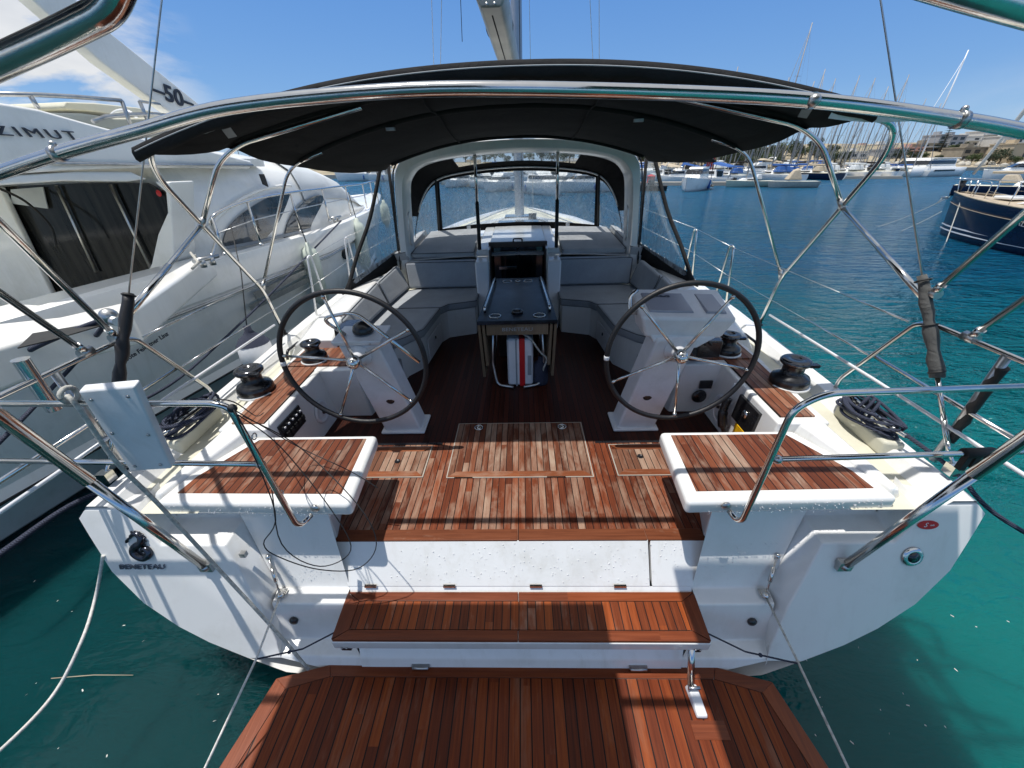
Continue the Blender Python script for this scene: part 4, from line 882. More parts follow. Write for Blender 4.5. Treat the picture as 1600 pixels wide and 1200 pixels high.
# --- cleats
def cleat(s,y):
    yb(MB().prism([(s*2.13,y-.22),(s*2.24,y-.24),(s*2.26,y+.20),(s*2.15,y+.20)][::s],1.30,1.40),'cleat_base','cream',bevel=.02,seg=3)
    yb(MB().tube([(s*2.19,y-.25,1.465),(s*2.195,y-.1,1.452),(s*2.205,y+.1,1.452),(s*2.215,y+.22,1.465)],[.010,.017,.017,.010],10).tube([(s*2.195,y-.05,1.40),(s*2.195,y-.05,1.45)],.014).tube([(s*2.205,y+.06,1.40),(s*2.205,y+.06,1.45)],.014),'mooring_cleat','steel')
def coil(s,y,label):
    r=random.Random(5+s); mb=MB(); 
    for k in range(7):
        p=[];a0=r.random()*6; rx=.075+.02*r.random(); ry=.17+.035*r.random(); ox=r.uniform(-.02,.02); oy=r.uniform(-.03,.03); z=1.41+.013*k
        for i in range(25):
            a=a0+2*PI*i/24*.98; p.append((s*2.20+ox+rx*math.cos(a),y+oy+ry*math.sin(a),z+.018*math.sin(a*2+k)))
        mb.tube(p,.0095,7)
    for k in range(3):
        mb.tube(smooth_path([(s*2.20-.08,y-.08+.05*k,1.44),(s*2.20-.02,y-.05+.04*k,1.53),(s*2.20+.05,y+.02+.04*k,1.50),(s*2.20+.09,y+.1,1.43)],5),.0095,7)
    o=mb.build('coiled_rope','navy_rope',None,loc=(s*2.20,y,1.40),fix=False); onboat(o); return tag(o,label,'rope','dark mooring ropes coiled on the stern cleats')
cleat(1,2.02); coil(1,2.04,'dark braided rope coiled over the right stern cleat'); cleat(-1,2.10); coil(-1,2.12,'dark braided rope coiled on the left stern cleat behind the white board')
def loose(mb,name,mat,loc,label,cat,group=None,onb=True,**k):
    o=mb.build(name,mat,None,loc=loc,**k)
    if onb: onboat(o)
    return tag(o,label,cat,group)
GM='mooring lines of the white sailing yacht'
l=smooth_path([(2.21,1.80,1.46),(2.30,1.56,1.39),(2.5,1.40,1.20),(3.1,1.05,.95),(4.2,.4,.5)],8)
loose(MB().tube(l,.011,8),'mooring_line','navy_rope',l[0],'thick dark braided mooring line running off the right stern corner','mooring line',GM)
l=smooth_path([tuple(P(161,868,y=1.32)),tuple(P(150,930,y=1.25)),tuple(P(128,1000,y=1.05)),tuple(P(80,1090,y=.85)),tuple(P(-20,1190,y=.6)),tuple(P(-120,1260,y=.45))],8)
loose(MB().tube(l,.008,8),'mooring_line','white_rope',l[0],'white mooring line hanging in a long curve over the water from the left stern corner','mooring line',GM)
for s,(u1,v1),(u2,v2),lb in ((-1,(400,1030),(320,1200),'left'),(1,(1248,1037),(1325,1200),'right')):
    a=V((s*1.372,1.29,.73)); mid=P(u1,v1,y=.95); e=P(u2,v2,y=.62); e2=e+(e-mid)*.5
    loose(MB().tube([a,mid,e,e2],.0055,7),'platform_line','white_rope' if s<0 else 'old_rope',tuple(a),f'thin line running from the {lb} platform stay down over the platform corner','line','thin lines holding the bathing platform')
    c=V((s*.985,1.15,.66)); m2=(c+mid)/2-V((0,0,.05))
    loose(MB().tube([c,m2.lerp(c,.1),m2,mid],.0045,6).ball(m2.lerp(mid,.3),.010),'bench_lashing','navy_rope',tuple(c),f'short black lashing from the {lb} end of the teak bench','line','black lashings at the ends of the stern bench')
l=[P(105,618,y=1.22),P(125,640,y=1.2),P(180,720,y=1.18),P(245,785,y=1.2),P(335,882,y=1.22),P(430,985,y=1.12),P(482,1046,y=1.05)]
loose(MB().tube(smooth_path(l,5),.0085,8).torus(P(108,617,y=1.27),.03,.010,(1,0,0),14,6),'hanging_rope','old_rope',tuple(l[0]),'grey worn rope hanging from the left rail down across the transom','rope')
# thin wires looped from the port gate
wr=MB()
for c in ([(365,640,1.26),(430,800,1.2),(412,850,1.18),(440,872,1.2),(500,890,1.24),(560,888,1.26),(588,850,1.3),(560,790,1.35),(470,700,1.5),(380,650,1.28)],[(366,642,1.27),(420,745,1.3),(440,850,1.2),(500,885,1.25),(548,860,1.3),(520,800,1.34),(440,700,1.4),(372,648,1.28)],[(365,640,1.28),(400,660,1.5),(470,700,1.7),(545,735,1.62),(590,762,1.6)],[(330,625,1.3),(365,628,1.29),(400,650,1.9),(412,645,2.1)]):
    wr.tube(smooth_path([P(u,v,y=y) for u,v,y in c],6),.0028,5)
wr.ball(P(363,638,y=1.27),.018)
loose(wr,'wire_loops','rubber',tuple(P(363,638,y=1.27)),'thin black wires looped from the left gate rail over the teak seat','wire')
# ropes at the left and right side decks near the hood
for s in (1,-1):
    mb=MB(); r=random.Random(9)
    for k in range(9):
        y=5.9+.22*k+r.uniform(-.1,.1); mb.tube(smooth_path([(s*(2.12+r.uniform(-.05,.1)),y,1.50),(s*2.2,y+.12,1.57),(s*(2.12+r.uniform(-.05,.1)),y+.3,1.50)],4),.014,6)
    loose(mb,'deck_rope','white_rope',(s*2.15,6.5,1.5),f'pale rope heaped along the {"right" if s>0 else "left"} side deck beside the sprayhood','rope',fix=False)
f=MB().lathe([(0,0),(.06,.02),(.13,.12),(.15,.25),(.14,.38),(.06,.46),(.03,.50),(.03,.54),(0,.55)],(0,0,0),n=24)
fo=empty('ball_fender',tuple(P(400,548,x=-2.52))); fo.location.z-=.30; onboat(fo); tag(fo,'white ball fender with a dark blue neck hanging outside the left rail','fender')
f.build('fender_ball','white_plastic',fo); MB().lathe([(.142,.38),(.10,.44),(.062,.465),(.032,.505),(.032,.55),(0,.56)],(0,0,0),n=24).build('fender_neck','navy_rope',fo)
MB().tube([(0,0,.54),(-.12,.35,.95),(-.3,.7,1.35)],.005,5).build('fender_lanyard','rubber',fo)
# ================================================================== THE MOTOR YACHT ALONGSIDE (world frame)
MO=V((-7.02,-1.51,0)); MR=Matrix.Rotation(-math.radians(9),4,'Z'); MM=Matrix.Translation(MO)@MR; MI=MM.inverted()
my=empty('motor_yacht'); my.matrix_world=MM
tag(my,'large white motor yacht with black saloon doors moored on the left','motor yacht')
def A(u,v,r=None,s=None,z=None):
    o=MI@CW; d=MI.to_3x3()@ray(u,v,True)
    t=(r-o.x)/d.x if r is not None else (s-o.y)/d.y if s is not None else (z-o.z)/d.z
    return o+d*t
def mb(m_,name,mat,**k): return m_.build(name,mat,k.pop('parent',my),**k)
SB=[(0,2.2,1.72),(3,2.3,1.76),(6,2.32,1.83),(9,2.30,1.88),(10.5,2.10,1.92),(12,1.68,1.96),(13.3,1.15,2.0),(14.5,.6,2.04),(15.2,.25,2.06),(15.5,.03,2.07)]
def sb(s):
    for a,b in zip(SB,SB[1:]):
        if s<=b[0]: t=max(0,(s-a[0])/(b[0]-a[0])); return a[1]+(b[1]-a[1])*t,a[2]+(b[2]-a[2])*t
    return SB[-1][1:]
pts=[]
SS=[0,1.5,3,4.5,6,7.5,9,10,11,12,12.8,13.6,14.4,15,15.5]
for s in SS:
    b,zg=sb(s); f=max(0,(s-8.5)/7)
    r=[(b-.16 if b>.2 else b*.3,s,zg-.02),(b-.10 if b>.15 else b*.5,s,zg+.05),(b-.02 if b>.1 else b,s,zg+.03),(b,s,zg-.06),(b*(1-.03*f),s,zg-.33),(b*(.985-.10*f)+.015,s,zg-.36),(b*(.985-.12*f)+.015,s,zg-.42),(b*(.97-.16*f),s,zg-.45),(b*(.96-.3*f),s,1.0),(b*(.93-.48*f),s,.58),(b*(.95-.47*f)+.01,s,.50),(b*(.88-.55*f),s,.40),(b*(.82-.58*f),s,.05),(b*(.5-.3*f),s,-.5)]
    if s==15.5: r=[(x,s-(2.07-z)*.45 if z<1.9 else s,z) for x,_,z in r]
    elif s>13: r=[(x,s-(2.07-z)*.45*(s-13)/2.5 if z<1.9 else s,z) for x,_,z in r]
    pts+=r+[(-x,y,z) for x,y,z in reversed(r)]
h=MB().grid(pts,len(SS),28); hu=mb(h,'hull','motor_white')
mo=hu.modifiers.new('e','EDGE_SPLIT'); mo.split_angle=.55
mb(MB().quad((-2.1,0,1.55),(2.1,0,1.55),(2.1,0,-.4),(-2.1,0,-.4)).box((-2.1,-1.2,.25),(2.1,0,.38)),'stern_platform','motor_white')
for s_ in (1,-1):
    mb(MB().tube([(s_*(sb(s)[0]*(.985-.11*max(0,(s-8.5)/7))+.025),s,sb(s)[1]-.39) for s in SS[:-2]],.016,6),'rub_rail','steel_dull')
    mb(MB().tube([(s_*(sb(s)[0]*(.95-.47*max(0,(s-8.5)/7))+.012),s,.50) for s in SS[:-3]],.012,6),'chine_line','rubber')
dk_=MB(); pts=[]
DS=[6.85]+[s for s in SS if s>7]
for s in DS:
    b,zg=sb(s); pts+=[(-(b-.15) if b>.2 else -b*.3,s,zg-.06),(0,s,zg+.10*min(1,b)),(b-.15 if b>.2 else b*.3,s,zg-.06)]
dk_.grid(pts,len(DS),3); mb(dk_,'deck','motor_white')
mb(MB().box((-2.0,.1,.98),(2.0,6.85,1.05)).box((-2.02,.05,1.0),(2.02,.2,1.7)),'cockpit_sole','cream')
for s_ in (1,-1): mb(MB().hexa([(s_*1.55,.1,1.05),(s_*2.18,.1,1.05),(s_*2.2,6.85,1.05),(s_*1.75,6.85,1.05)],[(s_*1.62,.1,1.74),(s_*2.1,.1,1.74),(s_*2.2,6.85,1.87),(s_*1.8,6.85,1.87)]),'side_coaming','motor_white',bevel=.04,seg=3)
# hull air vents
for k,(q) in enumerate((((395,458),(478,420),(478,428),(400,468)),((388,478),(482,432),(484,440),(392,486)))):
    mb(MB().ext([A(u,v,r=2.335) for u,v in q],(.012,0,0)),'hull_vent','steel_dull')
for u,v in ((541,392),(573,372)):
    c=A(u,v,r=2.12 if u<560 else 1.8); b,_=sb(c.y); c.x=b*(.97-.2*max(0,(c.y-8.5)/7))+.02; mb(MB().ball(c,.15,(.15,.9,1.1),16,8),'porthole','dark_glass')
# deckhouse
top=[(238,232),(300,230),(360,240),(420,252),(470,262),(515,276),(545,296),(568,316),(588,333)]
prof=[]
for u,v in top:
    p=A(u,v,r=1.35); prof.append((p.y,p.z))
prof=[(6.85,prof[0][1]+.05)]+[q for q in prof if q[0]>7.0]; prof.sort()
zl=prof[0][1]; pr2=[]
for s,z in prof:
    pr2.append((s,min(z,zl))); zl=pr2[-1][1]
pts=[]
for s,z in pr2:
    b,zg=sb(s); w=min(1.83,b-.38); zt=max(z,zg+.03); k=(zt-zg)
    r=[(w,s,zg-.1),(w-.0,s,zg+k*.15),(w-.04,s,zg+k*.60),(w-.14,s,zg+k*.82),(w-.42 if w>.6 else w*.4,s,zt),(.0,s,zt+.08)]
    pts+=r+[(-x,y,zz) for x,y,zz in reversed(r[:-1])]
g=MB().grid(pts,len(pr2),11); g.add(pts[:11],[tuple(range(11))]); dh=mb(g,'deckhouse','motor_white')
def side_r(s,off=.012):
    b,_=sb(s); return min(1.83,b-.38)+off
def pane(q,name,mat,th=.02,off=.012):
    out=[]
    for u,v in q:
        r=1.85
        for _ in range(6):
            p=A(u,v,r=r); r=side_r(p.y,off)
        out.append(p)
    return MB().ext(out,(th,0,0))
def arcpx(pts,n=6): return [(p.x,p.y) for p in smooth_path([(a,b,0) for a,b in pts],n)]
w1=arcpx([(346,388),(352,362),(372,338),(400,318),(425,305),(444,300)])+arcpx([(452,303),(444,325),(432,350),(414,372)])+[(400,378)]
w2=arcpx([(443,372),(449,348),(462,326),(480,311),(498,305),(504,309),(500,322),(488,345),(484,356)])
mb(pane(w1,'w','x'),'side_window','motor_glass'); mb(pane(w2,'w','x'),'side_window','motor_glass')
mb(pane([(346,391),(346,386),(400,376),(484,356),(484,360),(400,381)],'','',off=.03),'window_sill','grey_canvas')
# raised eyebrow band round the windows
eb=arcpx([(320,362),(345,335),(375,312),(410,296),(440,290),(455,290)])
mb(MB().tube([A(u,v,r=1.84) for u,v in eb],[.02]*len(eb),6),'window_brow','motor_white')
mb(pane([(404,272),(411,272),(418,292),(410,288)],'','',off=.05),'cover_clip','rubber')
# mesh cover over the windscreen
cp=MB(); q=[A(424,262,r=1.5),A(470,258,r=1.3),A(520,272,r=1.0),A(556,296,r=.9),A(572,318,r=.9),A(540,318,r=1.3),A(490,306,r=1.6),A(432,292,r=1.8)]
pts=[]
for i,(s,z) in enumerate(pr2):
    if s<8.6: continue
    b,zg=sb(s); w=min(1.83,b-.38); zt=max(z,zg+.03); k=zt-zg
    r=[(w+.01,s,zg+k*.45),(w-.02,s,zg+k*.64),(w-.12,s,zg+k*.86),(w-.40 if w>.6 else w*.4,s,zt+.03),(0,s,zt+.115)]
    pts+=r+[(-x,y,zz) for x,y,zz in reversed(r[:-1])]
mb(MB().grid(pts,len(pts)//9,9),'windscreen_cover','mesh_cover')
# flybridge side wings with the name
def ap_(q,r): return [A(u,v,r=r) for u,v in q]
wing=[(-90,143),(0,160),(60,170),(130,190),(200,209),(262,226),(330,236),(395,252),(392,264),(300,262),(200,263),(110,266),(0,274),(-90,284)]
wq=ap_(wing,2.02)
for s in (1,-1):
    q=[V((s*p.x,p.y,p.z)) for p in wq]; mb(MB().ext(q,(-s*.28,0,0)),'flybridge_side','motor_white',bevel=.03,seg=3)
zf=A(100,262,r=2.0).z
mb(MB().box((-1.78,wq[0].y,zf),(1.78,8.6,zf+.10)),'flybridge_floor','motor_white')
mb(MB().tube([A(u,v,r=2.045) for u,v in ((80,255),(200,257),(395,258))],.014,8),'grab_rail','steel_dull')
p0=A(0,205,r=2.035); p1=A(127,214,r=2.035); d=(p1-p0)
mid=A(52,207,r=2.032)
nm=fit(text('AZIMUT',.235,'ink',frame(A(48,208,r=2.035),d,(0,0,1)),my,sx=1.0,depth=.006,spacing=1.35,shear=-.25),(A(127,214,r=2.035)-A(-30,202,r=2.035)).length,.62)
# name board on the hull
p0=A(190,566,r=2.31); p1=A(262,521,r=2.31)
fit(text('Boote Feichtner Linz',.135,'ink',frame((p0+p1)/2,p1-p0,(0,0,1)),my,depth=.003,bold=.002),(p1-p0).length)
# brow above the doors, doors, pillar
sd=6.7
dz=lambda u,v,s=sd: A(u,v,s=s)
mb(MB().ext([A(u,v,r=1.98) for u,v in ((-90,286),(0,275),(120,268),(205,268),(232,280),(200,284),(100,283),(0,290),(-90,300))],(-3.9,0,0)),'door_brow','motor_white',bevel=.02)
gl=[dz(-120,300),dz(0,292),dz(120,286),dz(228,286),dz(257,300),dz(262,330),dz(246,365),dz(238,410),dz(212,470),dz(-120,560)]
mb(MB().ext(gl,(0,.03,0)),'saloon_doors','curtain')
for a,b,w in (((88,290),(150,425),.03),((172,288),(236,420),.03),((1,292),(93,492),.0)):
    if w: mb(MB().tube([dz(*a,s=sd-.03),dz(*b,s=sd-.03)],w*.6,6),'door_mullion','steel_dull')
mb(MB().ext([dz(-160,292,s=sd-.1),dz(-3,292,s=sd-.1),dz(98,496,s=sd-.1),dz(-160,560,s=sd-.1)],(0,.07,0)),'door_side_panel','motor_white',bevel=.02)
mb(MB().ext([dz(18,296,s=sd-.02),dz(68,292,s=sd-.02),dz(76,326,s=sd-.02),dz(20,318,s=sd-.02)],(0,-.01,0)),'picture','mesh_cover')
pc=MB().ball(dz(248,302,s=sd-.03),.035,(1,.2,1)); mb(pc,'door_sticker','red')
mb(MB().tube(smooth_path([dz(0,295,s=sd-.2),dz(40,315,s=sd-.2),dz(78,352,s=sd-.25),dz(88,385,s=sd-.3)],6),.014,6),'shore_hose','rubber')
pil=[(240,284),(266,284),(268,335),(272,400),(240,490),(200,500),(206,476),(236,412),(246,366),(261,332),(258,300)]
mb(MB().ext([dz(u,v,s=6.58) for u,v in pil],(0,.3,0)),'side_pillar','motor_white',bevel=.02,seg=3)
# cockpit coaming top with rope locker
mb(MB().ext([A(u,v,z=1.95) for u,v in ((-150,520),(95,494),(200,470),(236,440),(300,404),(330,398),(200,488),(120,505),(0,540),(-150,590))],(0,0,-.25)),'cockpit_coaming','motor_white',bevel=.04,seg=3)
mb(MB().ext([A(u,v,z=1.985) for u,v in ((28,545),(52,522),(150,506),(172,498),(165,508),(90,530))],(0,0,.006)),'rope_well','rubber')
mb(MB().tube([A(160,497,z=2.0),A(185,503,z=2.02)],.03,10).ball(A(170,494,z=2.04),.05),'fairlead','steel_dull')
# radar arch
for s in (1,-1):
    q=[A(u,v,r=1.62) for u,v in ((-20,-60),(50,0),(160,98),(270,178),(300,180),(322,171),(240,105),(165,45),(95,-25),(60,-70))]
    q=[V((s*p.x,p.y,p.z)) for p in q]; ra_=mb(MB().ext(q,(-s*.16,0,0)),'radar_arch_leg','motor_white',bevel=.02)
tp0=A(20,-60,r=1.62); mb(MB().box((-1.62,tp0.y-.5,tp0.z-.05),(1.62,tp0.y+.3,tp0.z+.10)),'radar_arch_top','motor_white',bevel=.03)
c=A(272,151,r=1.632); d=A(300,164,r=1.632)-A(250,145,r=1.632)
fit(text('–50–',.30,'ink',frame(c,d,(0,-.5,1)),my,depth=.006,bold=.006),(A(308,165,r=1.632)-A(247,145,r=1.632)).length)
# flybridge furniture and rails
hp=[(-60,146),(60,148),(115,151),(190,157)]
mb(MB().tube([A(u,v,r=1.9) for u,v in hp],.018,8).tube([A(190,157,r=1.9),A(207,203,r=1.9)],.018,8).tube([A(47,149,r=1.9),A(60,170,r=1.9)],.018,8),'fly_rail','steel_dull')
mb(MB().tube([A(u,v,r=1.7) for u,v in ((145,190),(165,182),(200,179),(240,178),(275,182))],.02,8).tube([A(218,158,r=1.7),A(232,192,r=1.7)],.018,8).tube([A(218,158,r=1.7),A(250,163,r=1.7)],.014,8),'fly_rail','steel_dull')
mb(MB().ext([A(u,v,r=.6) for u,v in ((99,166),(103,159),(150,161),(215,168),(262,180),(262,187),(200,182),(150,175),(104,172))],(-1.4,0,0)),'fly_table_cover','cream',bevel=.04,seg=3)
mb(MB().ext([A(u,v,r=.3) for u,v in ((143,172),(158,172),(172,200),(158,200))],(-.3,0,0)),'table_stem','steel_dull')
mb(MB().ext([A(u,v,r=1.5) for u,v in ((75,176),(130,177),(180,184),(232,184),(262,196),(262,215),(150,200),(80,186))],(-2.9,0,0)),'fly_sofa','cream',bevel=.04)
c=A(194,195,r=1.0); mb(MB().torus(c,.17,.018,(.3,-1,.5),28,8).tube([c+V((-.15,0,0)),c+V((.15,0,0))],.014,6).ball(c,.05).tube([c,c-V((0,0,.15))],.012),'fly_wheel','white_plastic')
mb(MB().ext([A(u,v,r=.8) for u,v in ((206,186),(225,184),(240,205),(210,210))],(-.5,0,0)),'fly_seat','white_plastic',bevel=.04)
# foredeck rail
st_=[((352,398),(362,340)),((408,383),(418,314)),((470,362),(479,301)),((515,346),(525,295)),((549,336),(556,290)),((574,328),(578,287)),((585,322),(586,284)),((592,320),(594,283))]
tops=[]
for (u,v),(u2,v2) in st_:
    a=A(u,v,z=1.96); b=A(u2,v2,s=a.y+.03); b.x=a.x-.03; b=V((a.x-.03,b.y,b.z)); tops.append(b)
    mb(MB().tube([a,b],.015,8).lathe([(0,0),(.04,0),(.02,.03),(0,.03)],a,n=10),'stanchion','steel')
a=A(330,402,z=1.95)
mb(MB().tube(smooth_path([a,A(338,370,s=a.y+.3)]+tops,5),.017,8),'deck_rail','steel')
mb(MB().tube([p.lerp(V((p.x,p.y,1.98)),.45) for p in tops],.008,6),'rail_wire','steel_dull')
for i,(u,v) in enumerate(((525,340),(322,404))):
    c=A(u,v,z=2.0); mb(MB().tube([c-V((0,.15,0)),c+V((0,.15,0))],.025,8).tube([c-V((0,.06,.08)),c-V((0,.06,0))],.03).tube([c+V((0,.06,-.08)),c+V((0,.06,0))],.03),'bollard','steel_dull')
mb(MB().tube([A(298,395,z=2.03),A(310,410,z=2.02),A(300,420,z=1.98)],.014,6).tube([A(305,398,z=2.03),A(316,440,r=2.36)],.008,6),'deck_line','old_rope')
# fenders along its side
def fender(u,v,label,L=.95,r=.13,off=.14):
    c=A(u,v,r=2.3); b,zg=sb(c.y); f=max(0,(c.y-8.5)/7); rr=b*(.97-.2*f)+off
    c=A(u,v,r=rr); w=MM@c
    e=empty('hull_fender',tuple(w)); tag(e,label,'fender','fenders hanging on the motor yacht')
    MB().lathe([(0,-.06),(.03,-.06),(.04,0),(r*.75,.05),(r,.14),(r,L-.14),(r*.75,L-.05),(.04,L),(.03,L+.06),(0,L+.06)],(0,0,-L/2),n=20).build('fender_body','fender',e)
    MB().tube([(0,0,L/2),(-.06,0,1.0)],.008,6).build('fender_line','rubber',e)
fender(493,432,'long pale green fender hanging midway along the motor yacht side'); fender(565,384,'pale green fender hanging nearer the motor yacht bow')
fender(602,334,'small white fender beyond the motor yacht bow',L=.5,r=.11)
# its mooring lines
def wl(pts,mat,r,label,g='mooring lines of the neighbouring motor yacht',name='mooring_line'):
    p=smooth_path(pts,6); o=MB().tube(p,r,7).build(name,mat,None,loc=tuple(p[0])); return tag(o,label,'mooring line',g)
wl([MM@A(533,345,z=2.0),MM@A(478,402,r=2.4),MM@A(420,462,r=2.5),MM@A(300,575,r=2.9),MM@A(215,630,r=3.1)],'navy_rope',.013,'dark line running from the motor yacht foredeck cleat down past the left wheel')
wl([MM@A(158,500,z=2.02),MM@A(60,540,z=1.9),MM@A(-30,590,z=1.7)],'navy_rope',.016,'dark rope leading aft from the motor yacht quarter, upper of two')
wl([MM@A(165,505,z=2.0),MM@A(110,575,r=2.4),MM@A(0,690,r=2.7),MM@A(-80,760,r=2.8)],'navy_rope',.016,'dark rope leading aft from the motor yacht quarter, lower of two')
wl([MM@A(250,745,r=2.9),MM@A(130,780,r=2.9),MM@A(0,866,r=3.0),MM@A(-60,910,r=3.0)],'navy_rope',.022,'thick blue rope sagging low over the dark water beside the motor yacht')
# ================================================================== GENERIC BOATS
def hullmesh(L,B,H,mat,par,name='hull',sheer=.25,n=11,trans=.75,deckmat='cream'):
    pts=[];dk=[]
    for i in range(n):
        t=i/(n-1); y=-L/2+L*t; b=B/2*(trans+(1-trans)*math.sin(min(1,t/.45)*PI/2)) if t<.45 else B/2*max(0,(1-((t-.45)/.55)**2.1)); b=max(b,.01)
        z=H+sheer*max(0,t-.3)**1.5
        r=[(b,y,z),(b*.98,y,z*.6),(b*.86,y,z*.2),(b*.7,y,-.1)]
        if i==n-1: r=[(x,y-(z-zz)*.25,zz) for x,_,zz in r]
        pts+=r+[(-x,yy,zz) for x,yy,zz in reversed(r)]; dk+=[(-b,y,z-.01),(0,y,z+.05),(b,y,z-.01)]
    h=MB().grid(pts,n,8); h.add(pts[:8],[tuple(range(8))]); h.build(name,mat,par); MB().grid(dk,n,3).build('deck',deckmat,par)
def sailboat(hm,L=11,H=1.1,mast=13,cover='blue_canvas',stripe=True,dm='cream'):
    e=empty('moored_sailboat'); hullmesh(L,L*.31,H,hm,e,deckmat=dm)
    p=[]; 
    for y,w,z in ((-L*.12,L*.10,H+.02),(-L*.10,L*.10,H+.50),(L*.12,L*.08,H+.48),(L*.24,L*.05,H+.10)): p+=[(-w,y,H-.02),(-w*.85,y,z),(w*.85,y,z),(w,y,H-.02)]
    MB().grid(p,4,4,False).build('cabin','motor_white',e)
    for s in (1,-1): MB().box((min(s*L*.089,s*L*.096),-L*.08,H+.16),(max(s*L*.089,s*L*.096),L*.10,H+.34)).build('cabin_window','dark_glass',e)
    MB().tube([(0,L*.08,H),(0,L*.08,H+mast)],[.105,.075],8).build('mast','mast_far',e)
    for k in (.4,.68): MB().tube([(-L*.07*(1.2-k),L*.07,H+mast*k),(L*.07*(1.2-k),L*.07,H+mast*k)],.025,5).build('spreader','mast_far',e)
    MB().tube([(0,L*.06,H+1.35),(0,-L*.3,H+1.3)],[.17,.12],8).build('boom_cover',cover,e)
    sh=MB()
    for a in ((0,L*.49,H+.3),(0,-L*.48,H),(L*.14,L*.03,H),(-L*.14,L*.03,H)): sh.tube([a,(0,L*.08,H+mast*.98)],.009,4)
    sh.build('rigging','rig_far',e)
    MB().tube([(0,L*.47,H+.5),(0,L*.1,H+mast*.93)],[.06,.03],6).build('furled_sail','grey_canvas',e)
    r=MB()
    for s in (1,-1):
        for k in range(5): r.tube([(s*L*.15*(1-.0*k),-L*.4+k*L*.18,H),(s*L*.15,-L*.4+k*L*.18,H+.6)],.014,4)
        r.tube([(s*L*.15,-L*.45,H+.6),(s*L*.15,L*.32,H+.65),(0,L*.49,H+.85)],.012,4)
    r.build('guard_rail','steel',e)
    if cover!='none': MB().hexa([(-L*.09,-L*.22,H+.3),(L*.09,-L*.22,H+.3),(L*.09,-L*.08,H+.3),(-L*.09,-L*.08,H+.3)],[(-L*.07,-L*.2,H+1.1),(L*.07,-L*.2,H+1.1),(L*.07,-L*.13,H+1.1),(-L*.07,-L*.13,H+1.1)]).build('sprayhood',cover,e,bevel=.1)
    return e
def motorboat(hm,L=9,H=1.1,fly=True,top=None):
    e=empty('moored_motorboat'); hullmesh(L,L*.34,H,hm,e,sheer=.5,deckmat='motor_white')
    MB().hexa([(-L*.13,-L*.15,H),(L*.13,-L*.15,H),(L*.10,L*.28,H),(-L*.10,L*.28,H)],[(-L*.12,-L*.12,H+1.2),(L*.12,-L*.12,H+1.2),(L*.09,L*.10,H+1.15),(-L*.09,L*.10,H+1.15)]).build('cabin','motor_white',e,bevel=.08)
    MB().hexa([(-L*.134,-L*.10,H+.55),(L*.134,-L*.10,H+.55),(L*.112,L*.205,H+.55),(-L*.112,L*.205,H+.55)],[(-L*.128,-L*.09,H+.98),(L*.128,-L*.09,H+.98),(L*.10,L*.13,H+.98),(-L*.10,L*.13,H+.98)]).build('window_band','dark_glass',e)
    if fly:
        MB().hexa([(-L*.12,-L*.22,H+1.18),(L*.12,-L*.22,H+1.18),(L*.10,L*.08,H+1.18),(-L*.10,L*.08,H+1.18)],[(-L*.13,-L*.22,H+1.7),(L*.13,-L*.22,H+1.7),(L*.09,L*.04,H+1.6),(-L*.09,L*.04,H+1.6)]).build('flybridge','motor_white',e,bevel=.06)
        MB().tube(fil([(-L*.13,-L*.2,H+1.6),(-L*.12,-L*.26,H+2.5),(L*.12,-L*.26,H+2.5),(L*.13,-L*.2,H+1.6)],.3),.09,6).build('radar_arch','motor_white',e)
    if top: MB().hexa([(-L*.14,-L*.42,H+1.55),(L*.14,-L*.42,H+1.55),(L*.13,-L*.0,H+2.05),(-L*.13,-L*.0,H+2.05)],[(-L*.12,-L*.40,H+1.75),(L*.12,-L*.40,H+1.75),(L*.1,-L*.04,H+2.35),(-L*.1,-L*.04,H+2.35)]).tube([(-L*.13,-L*.33,H),(-L*.12,-L*.28,H+1.8)],.03,5).tube([(L*.13,-L*.33,H),(L*.12,-L*.28,H+1.8)],.03,5).build('canvas_top',top,e)
    r=MB()
    for s in (1,-1):
        for k in range(5): r.tube([(s*L*(.15-.025*k),L*(.05+.1*k),H+.1),(s*L*(.145-.025*k),L*(.05+.1*k),H+.75)],.016,4)
        r.tube([(s*L*.15,L*.05,H+.75),(s*L*.05,L*.45,H+.95),(0,L*.48,H+.95)],.018,4)
    r.build('bow_rail','steel',e)
    MB().box((-L*.085,-L*.155,H+.15),(L*.085,-L*.135,H+1.0)).build('saloon_door','dark_glass',e)
    MB().box((-L*.125,-L*.508,H*.30),(L*.125,-L*.495,H*.42)).build('stern_line','rubber',e); MB().box((-L*.10,-L*.506,H*.62),(L*.04,-L*.496,H*.90)).build('stern_locker','grey_canvas',e)
    MB().box((-L*.14,-L*.5-.7,.18),(L*.14,-L*.49,.32)).build('swim_step','old_teak',e)
    for sx in (-1,1): MB().lathe([(0,-.45),(.12,-.4),(.15,-.2),(.15,.2),(.12,.4),(0,.45)],(sx*L*.165,-L*.1,H*.55),n=8).build('fender','blue_canvas',e)
    MB().box((-.25,-L*.5-.45,.2),(.25,-L*.5-.05,1.0)).build('outboard_motor','black_plastic',e,bevel=.06)
    return e
M['pale_green']=simple('pale_green_hull',(.42,.52,.44),.4); M['grey_hull']=simple('weathered_hull',(.42,.43,.38),.7,dirt=((.2,.2,.17),2,.5))
M['sand_canvas']=simple('sand_canvas',(.45,.38,.28),.9)
